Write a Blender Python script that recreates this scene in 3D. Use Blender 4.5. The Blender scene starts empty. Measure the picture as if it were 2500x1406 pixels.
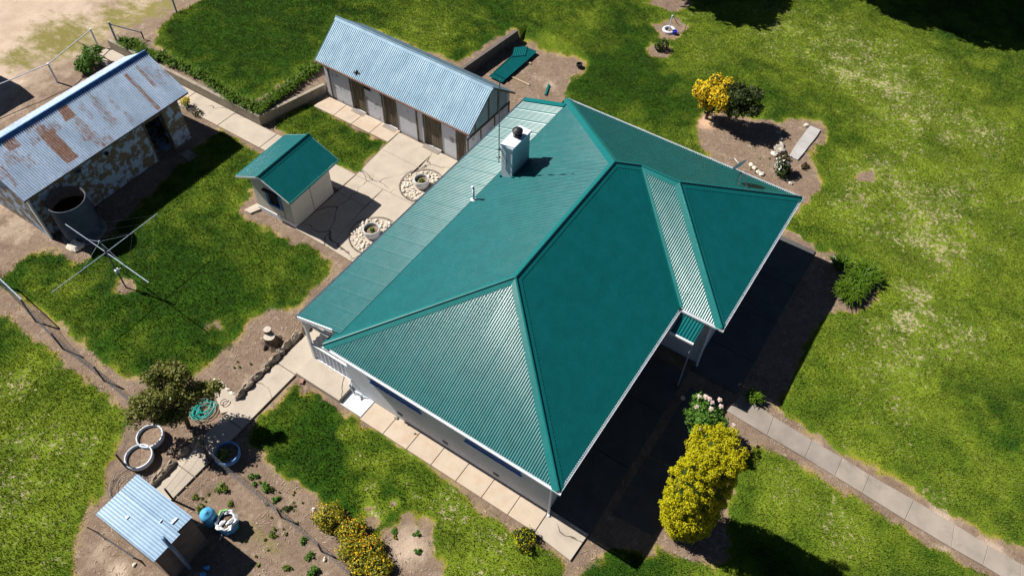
import bpy, math, random
import numpy as np
from mathutils import Vector, Matrix
random.seed(7); RNG = np.random.default_rng(7)
SC = bpy.context.scene; COL = SC.collection
pi = math.pi
# ------------------------------------------------------------ camera model (measured from the photograph, house-aligned axes)
F = 1907.17; YAW, PIT, ROL = -1.01165, 0.673116, 0.031985
CAM = Vector((-9.1531, -3.8614, 25.0864))
CR = Matrix.Rotation(YAW, 3, 'Z') @ Matrix.Rotation(PIT, 3, 'X') @ Matrix.Rotation(ROL, 3, 'Z')
SUN = Vector((0.12220, -0.66851, -0.73360))          # direction the light travels
def ray(u, v): return (CR @ Vector(((u-1250)/F, -(v-703)/F, -1))).normalized()
TERR = [(9.40,60),(9.40,22.48),(13.05,21.62),(13.05,21.5),(16.45,21.5),(16.45,16.72),(18.3,16.55),(22.35,16.12),(22.6,60)]
def inpoly(X, Y, P):
    X = np.asarray(X, float); Y = np.asarray(Y, float); r = np.zeros(X.shape, bool); n = len(P)
    for i in range(n):
        x0, y0 = P[i]; x1, y1 = P[(i+1) % n]
        if y0 == y1: continue
        c = ((y0 > Y) != (y1 > Y)) & (X < (x1-x0)*(Y-y0)/(y1-y0)+x0)
        r ^= c
    return r
def sst(a, b, x):
    t = np.clip((x-a)/(b-a), 0, 1); return t*t*(3-2*t)
def hgt(X, Y):
    X = np.asarray(X, float); Y = np.asarray(Y, float)
    ins = inpoly(X, Y, TERR)
    w = np.where(ins, 1.0, 0.0)
    right = np.where(X >= 22.45, sst(9.5, 15.5, Y)*sst(22.3, 23.6, X), 0)
    right = np.where((X >= 22.45) & (Y > 16.1), 1.0, right)
    w = np.maximum(w, right)
    return 0.5*w*(1-sst(31, 36, Y))
def hz(x, y): return float(hgt(np.array([x]), np.array([y]))[0])
def G(u, v, z=None):
    d = ray(u, v)
    zz = 0.0 if z is None else z
    for k in range(1 if z is not None else 5):
        P = CAM + d*((zz-CAM.z)/d.z)
        if z is None: zz = hz(P.x, P.y)
    P = CAM + d*((zz-CAM.z)/d.z)
    return P
def GX(u, v, x): d = ray(u, v); return CAM + d*((x-CAM.x)/d.x)
def GP(u, v, P0, N):
    d = ray(u, v); return CAM + d*((P0-CAM).dot(N)/d.dot(N))
cd = bpy.data.cameras.new('camera'); cam = bpy.data.objects.new('camera', cd); COL.objects.link(cam)
cd.sensor_width = 36; cd.lens = F/2500*36; cd.clip_end = 2000
cam.matrix_world = Matrix.Translation(CAM) @ CR.to_4x4(); SC.camera = cam
# ------------------------------------------------------------ light
w = bpy.data.worlds.new('World'); SC.world = w; w.use_nodes = True
nt = w.node_tree; bg = nt.nodes['Background']; sk = nt.nodes.new('ShaderNodeTexSky'); sk.sky_type = 'NISHITA'; sk.sun_disc = False
sk.sun_elevation = math.asin(0.7336); sk.sun_rotation = math.atan2(-0.1222, 0.6685)
nt.links.new(sk.outputs[0], bg.inputs[0]); bg.inputs[1].default_value = 0.05; sk.air_density = .38; sk.dust_density = .15; sk.ozone_density = 2.0
sl = bpy.data.lights.new('sun', 'SUN'); sl.energy = 5.0; sl.angle = math.radians(0.5); sl.color = (1, .95, .87)
so = bpy.data.objects.new('sun', sl); COL.objects.link(so); so.rotation_euler = SUN.to_track_quat('-Z', 'Y').to_euler(); so.location = (0, 30, 60)
SC.view_settings.view_transform = 'Standard'; SC.view_settings.look = 'None'; SC.view_settings.exposure = 0.72; SC.view_settings.gamma = 1
# ------------------------------------------------------------ materials
class NT:
    def __init__(s, name):
        s.m = bpy.data.materials.new(name); s.m.use_nodes = True; s.t = s.m.node_tree; s.b = s.t.nodes['Principled BSDF']
    def n(s, ty, **kw):
        x = s.t.nodes.new(ty)
        for k, v in kw.items(): setattr(x, k, v)
        return x
    def l(s, a, b): s.t.links.new(a, b)
    def pos(s): return s.n('ShaderNodeNewGeometry').outputs['Position']
    def mapv(s, v, sc=(1,1,1), rot=(0,0,0)):
        m = s.n('ShaderNodeMapping'); m.inputs['Scale'].default_value = sc; m.inputs['Rotation'].default_value = rot; s.l(v, m.inputs[0]); return m.outputs[0]
    def noise(s, v, sc, det=3, rough=.55, dist=0):
        x = s.n('ShaderNodeTexNoise'); x.inputs['Scale'].default_value = sc; x.inputs['Detail'].default_value = det
        x.inputs['Roughness'].default_value = rough; x.inputs['Distortion'].default_value = dist; s.l(v, x.inputs['Vector']); return x.outputs['Fac']
    def ramp(s, f, a, b, smooth=False):
        x = s.n('ShaderNodeMapRange'); x.inputs[1].default_value = a; x.inputs[2].default_value = b
        if smooth: x.interpolation_type = 'SMOOTHSTEP'
        s.l(f, x.inputs[0]); return x.outputs[0]
    def mix(s, f, a, b, mode='MIX'):
        x = s.n('ShaderNodeMix', data_type='RGBA', blend_type=mode)
        if isinstance(f, (int, float)): x.inputs[0].default_value = f
        else: s.l(f, x.inputs[0])
        for q, i in ((a, 6), (b, 7)):
            if isinstance(q, (tuple, list)): x.inputs[i].default_value = (*q[:3], 1)
            else: s.l(q, x.inputs[i])
        return x.outputs[2]
    def math(s, op, a, b=0):
        x = s.n('ShaderNodeMath', operation=op)
        for q, i in ((a, 0), (b, 1)):
            if isinstance(q, (int, float)): x.inputs[i].default_value = q
            else: s.l(q, x.inputs[i])
        return x.outputs[0]
    def attr(s, name): return s.n('ShaderNodeAttribute', attribute_name=name).outputs['Fac']
    def bump(s, f, st=.3, d=.02):
        x = s.n('ShaderNodeBump'); x.inputs['Strength'].default_value = st; x.inputs['Distance'].default_value = d
        s.l(f, x.inputs['Height']); s.l(x.outputs[0], s.b.inputs['Normal'])
    def col(s, c):
        if isinstance(c, (tuple, list)): s.b.inputs['Base Color'].default_value = (*c[:3], 1)
        else: s.l(c, s.b.inputs['Base Color'])
        return s
    def set(s, rough=.6, metal=0, spec=.5):
        s.b.inputs['Roughness'].default_value = rough; s.b.inputs['Metallic'].default_value = metal; s.b.inputs['Specular IOR Level'].default_value = spec; return s
def vary(name, c1, c2, sc=3, rough=.7, metal=0, spec=.4, fine=None, bump=0, bsc=40):
    t = NT(name); p = t.pos(); f = t.ramp(t.noise(p, sc, 4), .35, .65)
    c = t.mix(f, c1, c2)
    if fine: c = t.mix(t.ramp(t.noise(p, fine[0], 3, .6), fine[2], fine[3]), c, fine[1])
    t.col(c).set(rough, metal, spec)
    if bump: t.bump(t.noise(p, bsc, 3), bump, .02)
    return t.m
def S(r, g, b):      # sRGB 0-255 to linear
    f = lambda c: (c/255/12.92 if c/255 <= .04045 else ((c/255+.055)/1.055)**2.4)
    return (f(r), f(g), f(b))
M = {}
def roofmat(name, c, c2, rough, spec):
    t = NT(name); p = t.pos()
    a = t.mix(t.ramp(t.noise(p, 1.7, 6, .72), .32, .68), c, c2)
    a = t.mix(t.ramp(t.noise(p, 55, 2), .78, .84), a, (.4,.5,.48))
    t.col(a).set(rough, 0, spec)
    q = t.n('ShaderNodeMapRange'); q.inputs[3].default_value = .21; q.inputs[4].default_value = .32; t.l(t.noise(p, 3.5, 5, .7), q.inputs[0]); t.l(q.outputs[0], t.b.inputs['Roughness'])
    return t.m
M['teal'] = roofmat('teal_roof_paint', (.002,.082,.086), (.003,.104,.108), .22, .5)
M['teal_cap'] = roofmat('teal_flashing', (.003,.115,.112), (.005,.13,.128), .24, .5)
M['white'] = vary('white_paint', (.72,.74,.76), (.62,.64,.66), 4, .45)
M['render'] = vary('house_render', (.52,.55,.58), (.46,.49,.52), 1.5, .8, fine=(9,(.38,.37,.36),.62,.75), bump=.2)
M['gutter'] = vary('gutter_white', (.70,.74,.78), (.6,.64,.68), 6, .35)
M['gutter_dark'] = vary('gutter_dark', (.03,.05,.07), (.05,.07,.1), 6, .4)
def galv(name, rust, cols=((.16,.265,.355), (.27,.39,.48)), met=.25):
    t = NT(name); p = t.pos()
    st = t.mapv(p, (1.0, .12, 1)) if rust else t.mapv(p, (.12, 1.0, 1))
    c = t.mix(t.ramp(t.noise(st, 2.2, 4), .3, .7), *cols)
    c = t.mix(t.ramp(t.noise(p, 14, 4, .7), .45, .75), c, tuple(x*.8 for x in cols[0]))
    if rust:
        r = t.math('MULTIPLY', t.attr('rust'), .62); nn = t.noise(t.mapv(p, (3, 1, 1)), 5, 5, .7)
        sn = t.noise(t.mapv(p, (9, 1.3, 1)), 2.2, 5, .75); f = t.math('ADD', t.math('ADD', r, t.math('MULTIPLY', t.ramp(nn, .25, .75), .75)), t.math('MULTIPLY', sn, .95)); f = t.ramp(f, 1.02, 1.38)
        rc = t.mix(t.ramp(t.noise(p, 9, 5, .75), .3, .7), (.13,.045,.025), (.30,.19,.14)); c = t.mix(f, c, rc)
        m = t.n('ShaderNodeMapRange'); t.l(f, m.inputs[0]); m.inputs[3].default_value = .55; m.inputs[4].default_value = 0; t.l(m.outputs[0], t.b.inputs['Metallic'])
        t.col(c); t.b.inputs['Roughness'].default_value = .48
    else: t.col(c).set(.42, met, .5)
    return t.m
M['galv'] = galv('galvanised_sheet', False); M['galv_rust'] = galv('rusty_galvanised_sheet', True, ((.36,.46,.60), (.56,.68,.84))); M['galv_blue'] = galv('pale_blue_sheet', False, ((.09,.175,.28), (.14,.24,.355)), .1)
M['galv_dark'] = vary('galvanised_tank', (.035,.06,.10), (.06,.09,.15), 3, .45, .3)
M['steel'] = vary('galvanised_pipe', (.20,.25,.32), (.28,.34,.42), 8, .6, .1)
M['steel_dark'] = vary('dark_wire', (.10,.11,.12), (.16,.17,.19), 8, .5, .4); M['mesh_wire'] = vary('dull_mesh_wire', (.24,.25,.27), (.30,.31,.33), 8, .6, .2)
M['rustpost'] = vary('rusty_post', (.05,.04,.035), (.10,.07,.05), 8, .8)
M['ridge_blue'] = vary('weathered_blue_ridge', (.05,.14,.32), (.10,.22,.42), 5, .5, .2)
def wash(name, brick, cov, base, white):
    t = NT(name); p = t.pos()
    if brick:
        u = t.n('ShaderNodeSeparateXYZ'); t.l(p, u.inputs[0]); cx = t.n('ShaderNodeCombineXYZ'); t.l(u.outputs[0], cx.inputs[0]); t.l(u.outputs[2], cx.inputs[1])
        b = t.n('ShaderNodeTexBrick'); b.inputs['Scale'].default_value = 3.2; b.inputs['Color1'].default_value = (*base[0],1); b.inputs['Color2'].default_value = (*base[1],1); b.inputs['Mortar'].default_value = (.12,.11,.10,1)
        b.inputs['Mortar Size'].default_value = .03; t.l(cx.outputs[0], b.inputs[0]); c = b.outputs[0]
    else: c = t.mix(t.noise(p, 5, 4), base[0], base[1])
    f = t.ramp(t.noise(p, 2.2, 6, .68), cov, cov+.06)
    c = t.mix(f, c, t.mix(t.noise(p, 8, 3), white, tuple(x*.8 for x in white)))
    t.col(c).set(.85); t.bump(t.noise(p, 25, 4), .4, .02); return t.m
M['stable_wall'] = wash('patchy_whitewash', False, .36, ((.30,.28,.26),(.20,.2,.22)), (.60,.62,.68))
M['shed_wall'] = wash('flaking_whitewashed_brick', True, .48, ((.22,.17,.09),(.15,.11,.06)), (.36,.48,.64))
M['gable'] = vary('teal_grey_gable_sheet', (.16,.30,.34), (.22,.36,.40), 2, .6)
M['hut_wall'] = vary('cream_board', (.62,.58,.50), (.56,.52,.45), 2, .7, fine=(20,(.42,.40,.36),.66,.8))
M['blue'] = vary('blue_paint', (.02,.16,.48), (.03,.2,.55), 5, .45)
def planks():
    t = NT('weathered_planks'); p = t.pos(); q = t.mapv(p, (8, 8, .7))
    c = t.mix(t.ramp(t.noise(q, 2, 5, .7), .3, .7), (.035,.028,.02), (.19,.155,.10))
    t.col(c).set(.9); t.bump(t.noise(q, 5, 4), .5, .02); return t.m
M['plank'] = planks()
M['timber'] = vary('old_timber', (.30,.22,.14), (.42,.33,.23), 6, .85)
M['bark'] = vary('bark', (.07,.05,.035), (.14,.10,.07), 10, .9, bump=.5)
M['stumpcut'] = vary('cut_wood', (.38,.33,.27), (.5,.46,.4), 12, .9)
M['stone'] = vary('grey_stone', (.26,.23,.2), (.42,.38,.33), 5, .9, bump=.5)
M['stone_dark'] = vary('edging_stone', (.22,.18,.14), (.34,.28,.22), 6, .9, bump=.6)
M['pebble'] = vary('pale_stone', (.50,.44,.36), (.72,.68,.6), 2.3, .85, bump=.4)
M['brickred'] = vary('old_brick', (.30,.17,.13), (.22,.13,.10), 12, .9)
M['black'] = vary('black_metal', (.01,.01,.012), (.02,.02,.022), 5, .45)
M['dark'] = vary('dark_interior', (.006,.006,.008), (.012,.012,.014), 5, .9)
M['glass'] = NT('window_glass').col((.02,.06,.12)).set(.05, 0, .8).m
M['water'] = NT('still_dark_water').col((.004,.005,.003)).set(.06, 0, .5).m
M['soil'] = vary('potting_soil', (.15,.10,.07), (.25,.18,.13), 9, .95, bump=.6)
M['pottub'] = vary('chalky_white_tub', (.42,.43,.44), (.52,.52,.52), 7, .7); M['potwhite'] = vary('white_painted_tyre', (.50,.56,.64), (.62,.67,.74), 7, .6, fine=(12,(.3,.3,.32),.64,.74))
M['potblue'] = vary('blue_painted_tyre', (.10,.28,.60), (.18,.36,.68), 7, .6)
M['hose'] = NT('teal_hose').col((.01,.34,.30)).set(.35).m
M['blackhose'] = NT('black_poly_pipe').col((.02,.02,.02)).set(.5).m
M['plasticblue'] = vary('faded_blue_plastic', (.06,.30,.55), (.10,.38,.62), 4, .45)
M['plasticwhite'] = vary('white_plastic', (.7,.72,.75), (.6,.62,.66), 20, .5)
M['lime'] = vary('lime_plastic', (.2,.55,.12), (.3,.62,.2), 6, .5)
M['deepblue'] = NT('deep_blue_plastic').col((.01,.03,.5)).set(.4).m
M['retain'] = vary('retaining_wall_concrete', (.30,.26,.20), (.22,.19,.15), 3, .9, bump=.3)
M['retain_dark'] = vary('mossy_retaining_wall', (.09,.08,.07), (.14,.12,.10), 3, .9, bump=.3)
def concrete(name, a, b, stain, crack=True, warm=None):
    t = NT(name); p = t.pos()
    c = t.mix(t.ramp(t.noise(p, 1.3, 5, .6), .3, .7), a, b)
    c = t.mix(t.ramp(t.noise(p, .8, 6, .7), .55, .8), c, stain)
    if warm: c = t.mix(t.ramp(t.noise(p, 2.6, 4), .5, .75), c, warm)
    c = t.mix(t.ramp(t.noise(p, 40, 2), .3, .75), t.mix(.12, c, (0,0,0)), c)
    if crack:
        d = t.n('ShaderNodeTexNoise'); d.inputs['Scale'].default_value = 1.4; t.l(p, d.inputs['Vector'])
        mx = t.n('ShaderNodeVectorMath', operation='MULTIPLY_ADD'); t.l(d.outputs['Color'], mx.inputs[0]); mx.inputs[1].default_value = (.8,.8,0); t.l(p, mx.inputs[2])
        v = t.n('ShaderNodeTexVoronoi', feature='DISTANCE_TO_EDGE'); v.inputs['Scale'].default_value = .34; t.l(mx.outputs[0], v.inputs['Vector'])
        e = t.ramp(v.outputs['Distance'], .008, .0025)
        e = t.math('MULTIPLY', e, t.ramp(t.noise(p, .5, 2), .42, .5))
        c = t.mix(e, c, (.07,.055,.04))
    t.col(c).set(.85); t.bump(t.noise(p, 60, 3), .15, .01); return t.m
M['conc'] = concrete('pale_concrete', (.46,.395,.32), (.38,.325,.265), (.30,.255,.20))
M['conc_warm'] = concrete('warm_concrete', (.50,.41,.32), (.43,.35,.27), (.33,.265,.21), False, (.46,.33,.23))
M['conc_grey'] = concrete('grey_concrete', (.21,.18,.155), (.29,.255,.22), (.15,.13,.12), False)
M['conc_mid'] = concrete('weathered_path_concrete', (.34,.29,.245), (.25,.215,.18), (.13,.115,.10), False); M['conc_white'] = vary('white_painted_slab', (.56,.57,.60), (.5,.52,.55), 4, .6); M['conc_dark'] = concrete('shade_darkened_paving', (.06,.06,.06), (.09,.088,.085), (.04,.04,.04), True)  # last one: house shade is painted into the front paving colour
M['conc_slab'] = concrete('bleached_slab', (.42,.41,.40), (.34,.33,.32), (.24,.23,.23), False)
M['joint'] = NT('joint_dirt').col((.07,.055,.04)).set(.95).m  # plain dark dirt colour for joints
def leaf(name, a, b, c=None, spec=.3, tr=.25, sc=1.6):
    t = NT(name); p = t.pos()
    f = t.ramp(t.noise(p, sc, 3), .35, .65); x = t.mix(f, a, b)
    x = t.mix(t.ramp(t.noise(p, 22, 2), .3, .7), x, c if c else tuple(min(1, k*1.5) for k in b))
    t.col(x).set(.55, 0, spec)
    tn = t.n('ShaderNodeBsdfTranslucent'); t.l(x, tn.inputs[0]); ms = t.n('ShaderNodeMixShader'); ms.inputs[0].default_value = tr
    t.l(t.b.outputs[0], ms.inputs[1]); t.l(tn.outputs[0], ms.inputs[2]); t.l(ms.outputs[0], t.t.nodes['Material Output'].inputs[0]); return t.m
M['lf_olive'] = leaf('olive_foliage', (.06,.08,.012), (.12,.14,.022), (.22,.22,.045))
M['lf_dark'] = leaf('dark_foliage', (.015,.03,.006), (.03,.055,.01), (.06,.085,.015))
M['lf_green'] = leaf('green_foliage', (.04,.11,.012), (.07,.17,.02), (.12,.24,.03))
M['lf_lime'] = leaf('lime_foliage', (.08,.13,.015), (.12,.19,.02), (.2,.26,.04))
M['lf_agap'] = leaf('strappy_foliage', (.015,.05,.004), (.035,.10,.006), (.12,.20,.012), .12, .2)
M['lf_gold'] = leaf('golden_conifer', (.42,.375,.005), (.52,.46,.006), (.24,.24,.005), .12, .08, 5)
M['lf_yflower'] = leaf('yellow_blossom', (.75,.50,.01), (.85,.60,.015), (.8,.62,.03), .2, .3)
M['fl_yellow'] = leaf('yellow_flower', (.75,.55,.01), (.85,.62,.02), (.8,.45,.01), .2, .2)
M['litter'] = vary('dry_litter', (.42,.35,.26), (.20,.14,.09), 9, .95); M['fl_orange'] = leaf('orange_flower', (.75,.22,.01), (.85,.35,.02), (.7,.12,.01), .2, .2)
M['fl_pink'] = leaf('pale_pink_rose', (.80,.62,.55), (.85,.72,.66), (.8,.7,.66), .2, .2)
M['fl_white'] = leaf('white_dead_leaf', (.6,.58,.55), (.5,.5,.5), (.7,.7,.7), .2, .1)
M['lf_flower'] = leaf('olive_yellow_bush', (.06,.10,.012), (.12,.15,.015), (.34,.30,.02), sc=5); M['lf_red'] = leaf('bronze_foliage', (.10,.02,.015), (.05,.03,.01), (.03,.05,.01))
# ------------------------------------------------------------ mesh builder
ORG = {}
def tag(o, label=None, cat=None, group=None, kind=None):
    if label: o['label'] = label
    if cat: o['category'] = cat
    if group: o['group'] = group
    if kind: o['kind'] = kind
    return o
def empty(name, loc, label, cat, group=None):
    o = bpy.data.objects.new(name, None); COL.objects.link(o); o.location = loc; o.empty_display_size = .2
    ORG[o] = Vector(loc); return tag(o, label, cat, group)
class MB:
    def __init__(s, xf=None): s.v = []; s.f = []; s.xf = xf
    def add(s, vs, fs):
        k = len(s.v)
        for p in vs:
            p = Vector(p); s.v.append(s.xf @ p if s.xf else p)
        s.f += [tuple(i+k for i in f) for f in fs]; return s
    def box(s, a, b):
        x0,y0,z0 = a; x1,y1,z1 = b
        return s.add([(x0,y0,z0),(x1,y0,z0),(x1,y1,z0),(x0,y1,z0),(x0,y0,z1),(x1,y0,z1),(x1,y1,z1),(x0,y1,z1)],
                     [(3,2,1,0),(4,5,6,7),(0,1,5,4),(1,2,6,5),(2,3,7,6),(3,0,4,7)])
    def prism(s, poly, z0, z1, bevel=0):
        n = len(poly)
        ar = sum(poly[i][0]*poly[(i+1)%n][1]-poly[(i+1)%n][0]*poly[i][1] for i in range(n))
        if ar < 0: poly = poly[::-1]
        if bevel:
            cx = sum(p[0] for p in poly)/n; cy = sum(p[1] for p in poly)/n
            inn = []
            for (x, y) in poly:
                d = math.hypot(cx-x, cy-y) or 1; inn.append((x+(cx-x)/d*bevel, y+(cy-y)/d*bevel))
            vs = [(x,y,z0) for x,y in poly]+[(x,y,z1-bevel) for x,y in poly]+[(x,y,z1) for x,y in inn]
            fs = [tuple(range(2*n,3*n))]
            for i in range(n):
                j = (i+1)%n; fs += [(i,j,n+j,n+i),(n+i,n+j,2*n+j,2*n+i)]
        else:
            vs = [(x,y,z0) for x,y in poly]+[(x,y,z1) for x,y in poly]
            fs = [tuple(range(n,2*n)), tuple(range(n-1,-1,-1))]+[(i,(i+1)%n,n+(i+1)%n,n+i) for i in range(n)]
        return s.add(vs, fs)
    def tube(s, pts, r, n=6, cap=True, r1=None):
        pts = [Vector(p) for p in pts]; k = len(pts); vs = []; up = None
        for i, p in enumerate(pts):
            t = (pts[min(i+1,k-1)]-pts[max(i-1,0)]).normalized()
            if up is None:
                up = Vector((0,0,1)) if abs(t.z) < .9 else Vector((1,0,0))
            a = t.cross(up)
            if a.length < 1e-4: a = t.cross(Vector((0,1,0.01)))
            a.normalize(); b = a.cross(t).normalized(); up = b
            rr = r if r1 is None else r+(r1-r)*i/max(1,k-1)
            for j in range(n):
                q = 2*pi*j/n; vs.append(p+a*(rr*math.cos(q))+b*(rr*math.sin(q)))
        fs = [(i*n+j, i*n+(j+1)%n, (i+1)*n+(j+1)%n, (i+1)*n+j) for i in range(k-1) for j in range(n)]
        if cap: fs += [tuple(range(n-1,-1,-1)), tuple((k-1)*n+j for j in range(n))]
        return s.add(vs, fs)
    def lathe(s, c, prof, n=28, cap=True):      # prof: (r, z) list
        c = Vector(c); vs = [c+Vector((r*math.cos(2*pi*j/n), r*math.sin(2*pi*j/n), z)) for r, z in prof for j in range(n)]
        fs = [(i*n+j, i*n+(j+1)%n, (i+1)*n+(j+1)%n, (i+1)*n+j) for i in range(len(prof)-1) for j in range(n)]
        if cap: fs += [tuple(range(n-1,-1,-1)), tuple((len(prof)-1)*n+j for j in range(n))]
        return s.add(vs, fs)
    def rock(s, c, r, seed=0, n=10, m=6):
        rr = random.Random(seed); ph = [rr.uniform(0, 6.3) for _ in range(6)]; vs = []
        for i in range(m+1):
            th = pi*i/m
            for j in range(n):
                q = 2*pi*j/n
                k = 1+.16*math.sin(2*q+ph[0]+th)+.12*math.sin(3*q+ph[1]-2*th)+.1*math.sin(3*th+ph[2])+rr.uniform(-.05,.05)
                vs.append((c[0]+r[0]*k*math.sin(th)*math.cos(q), c[1]+r[1]*k*math.sin(th)*math.sin(q), c[2]+r[2]*k*math.cos(th)))
        return s.add(vs, [(i*n+j, (i+1)*n+j, (i+1)*n+(j+1)%n, i*n+(j+1)%n) for i in range(m) for j in range(n)])
    def build(s, name, mat, parent=None, smooth=False, origin=None):
        o3 = ORG[parent] if parent in ORG else Vector((0,0,0))
        if parent is None and origin is not None: o3 = Vector(origin)
        me = bpy.data.meshes.new(name); me.from_pydata([tuple(p-o3) for p in s.v], [], s.f); me.materials.append(M[mat] if isinstance(mat, str) else mat)
        if smooth: me.shade_smooth()
        o = bpy.data.objects.new(name, me); COL.objects.link(o)
        if parent is not None: o.parent = parent; ORG[o] = o3
        else: o.location = o3; ORG[o] = o3
        return o
def np_mesh(name, V, FL, k, mat, parent=None, origin=(0,0,0), smooth=False):
    """V (n,3) array, faces = consecutive k-gons"""
    o3 = ORG[parent] if parent in ORG else Vector(origin)
    me = bpy.data.meshes.new(name); nf = len(V)//k
    me.vertices.add(len(V)); me.vertices.foreach_set('co', (V-np.array(o3)).astype(np.float32).ravel())
    me.loops.add(nf*k); me.loops.foreach_set('vertex_index', np.arange(nf*k, dtype=np.int32))
    me.polygons.add(nf); me.polygons.foreach_set('loop_start', np.arange(0, nf*k, k, dtype=np.int32))
    me.update(calc_edges=True); me.materials.append(M[mat] if isinstance(mat, str) else mat)
    if smooth: me.shade_smooth()
    o = bpy.data.objects.new(name, me); COL.objects.link(o)
    if parent is not None: o.parent = parent
    else: o.location = o3
    ORG[o] = o3; return o
def leafcloud(blobs, n, size, shell=.55, up=.25, asp=.5, zmin=.02, rnd=.7):
    """rhombic leaves spread through ellipsoids: (x,y,z,rx,ry,rz)"""
    B = np.array(blobs, float); vol = (B[:,3]*B[:,4]*B[:,5])**(2/3); idx = RNG.choice(len(B), n, p=vol/vol.sum())
    d = RNG.normal(size=(n,3)); d /= np.linalg.norm(d, axis=1)[:,None]
    lump = 1+.16*np.sin(d[:,0]*7+idx)+.14*np.sin(d[:,1]*8+2*idx)+.12*np.sin(d[:,2]*9+3*idx+1)
    r = (shell+(1-shell)*RNG.random(n)**.6)*lump*.92
    P = B[idx,:3]+d*r[:,None]*B[idx,3:6]
    P[:,2] = np.maximum(P[:,2], zmin+.04*RNG.random(n))
    N = d+RNG.normal(size=(n,3))*rnd+np.array([0,0,up]); N /= np.linalg.norm(N, axis=1)[:,None]
    A = np.cross(N, RNG.normal(size=(n,3))); A /= np.linalg.norm(A, axis=1)[:,None]; Bv = np.cross(N, A)
    sz = size*(.6+.8*RNG.random(n))[:,None]
    V = np.stack([P-A*sz, P-Bv*sz*asp, P+A*sz, P+Bv*sz*asp], 1).reshape(-1,3)
    return V
def plane_panel(mb, P0, U, V, poly, per, amp, N, step=5, nt=1, end=None):
    """corrugated sheet on plane: s along U, t along V; waves across s"""
    ss = [p[0] for p in poly]; s0, s1 = min(ss), max(ss); ns = max(2, int((s1-s0)/per*step)); vs = []; ok = []
    for i in range(ns+1):
        s = s0+(s1-s0)*i/ns; s_ = min(max(s, s0+1e-5), s1-1e-5); hits = []
        for a in range(len(poly)):
            x0, t0 = poly[a]; x1, t1 = poly[(a+1) % len(poly)]
            if (x0 > s_) != (x1 > s_): hits.append(t0+(t1-t0)*(s_-x0)/(x1-x0))
        if not hits: hits = [0, 0]
        lo, hi = min(hits), max(hits); off = amp*math.cos(2*pi*s/per)+(.003 if (s/per) % 9 < .5 else 0)
        for j in range(nt+1): vs.append(P0+U*s+V*(lo+(hi-lo)*j/nt)+N*off)
    k = nt+1
    mb.add(vs, [(i*k+j, (i+1)*k+j, (i+1)*k+j+1, i*k+j+1) for i in range(ns) for j in range(nt)])
def cap_strip(mb, a, b, n1, n2, wd=.2, lift=.022, roll=.035):
    """ridge or hip flashing folded over two planes"""
    a, b = Vector(a), Vector(b); t = (b-a).normalized()
    d1 = n1.cross(t); d1 = d1 if d1.z < 0 else -d1; d2 = n2.cross(t); d2 = d2 if d2.z < 0 else -d2
    up = (n1+n2).normalized()*lift; e = Vector((0,0,0))
    vs = []
    for p in (a, b): vs += [p+d1*wd+n1*lift*.5, p+d1*.02+n1*lift*1.2, p+up*1.6, p+d2*.02+n2*lift*1.2, p+d2*wd+n2*lift*.5, p+d1*wd-n1*.01, p+d2*wd-n2*.01]
    mb.add(vs, [(0,1,8,7),(1,2,9,8),(2,3,10,9),(3,4,11,10),(5,0,7,12),(4,6,13,11),(0,5,6,4,3,2,1),(7,8,9,10,11,13,12)])
    mb.tube([a+up*1.7, b+up*1.7], roll, 6)
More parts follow.
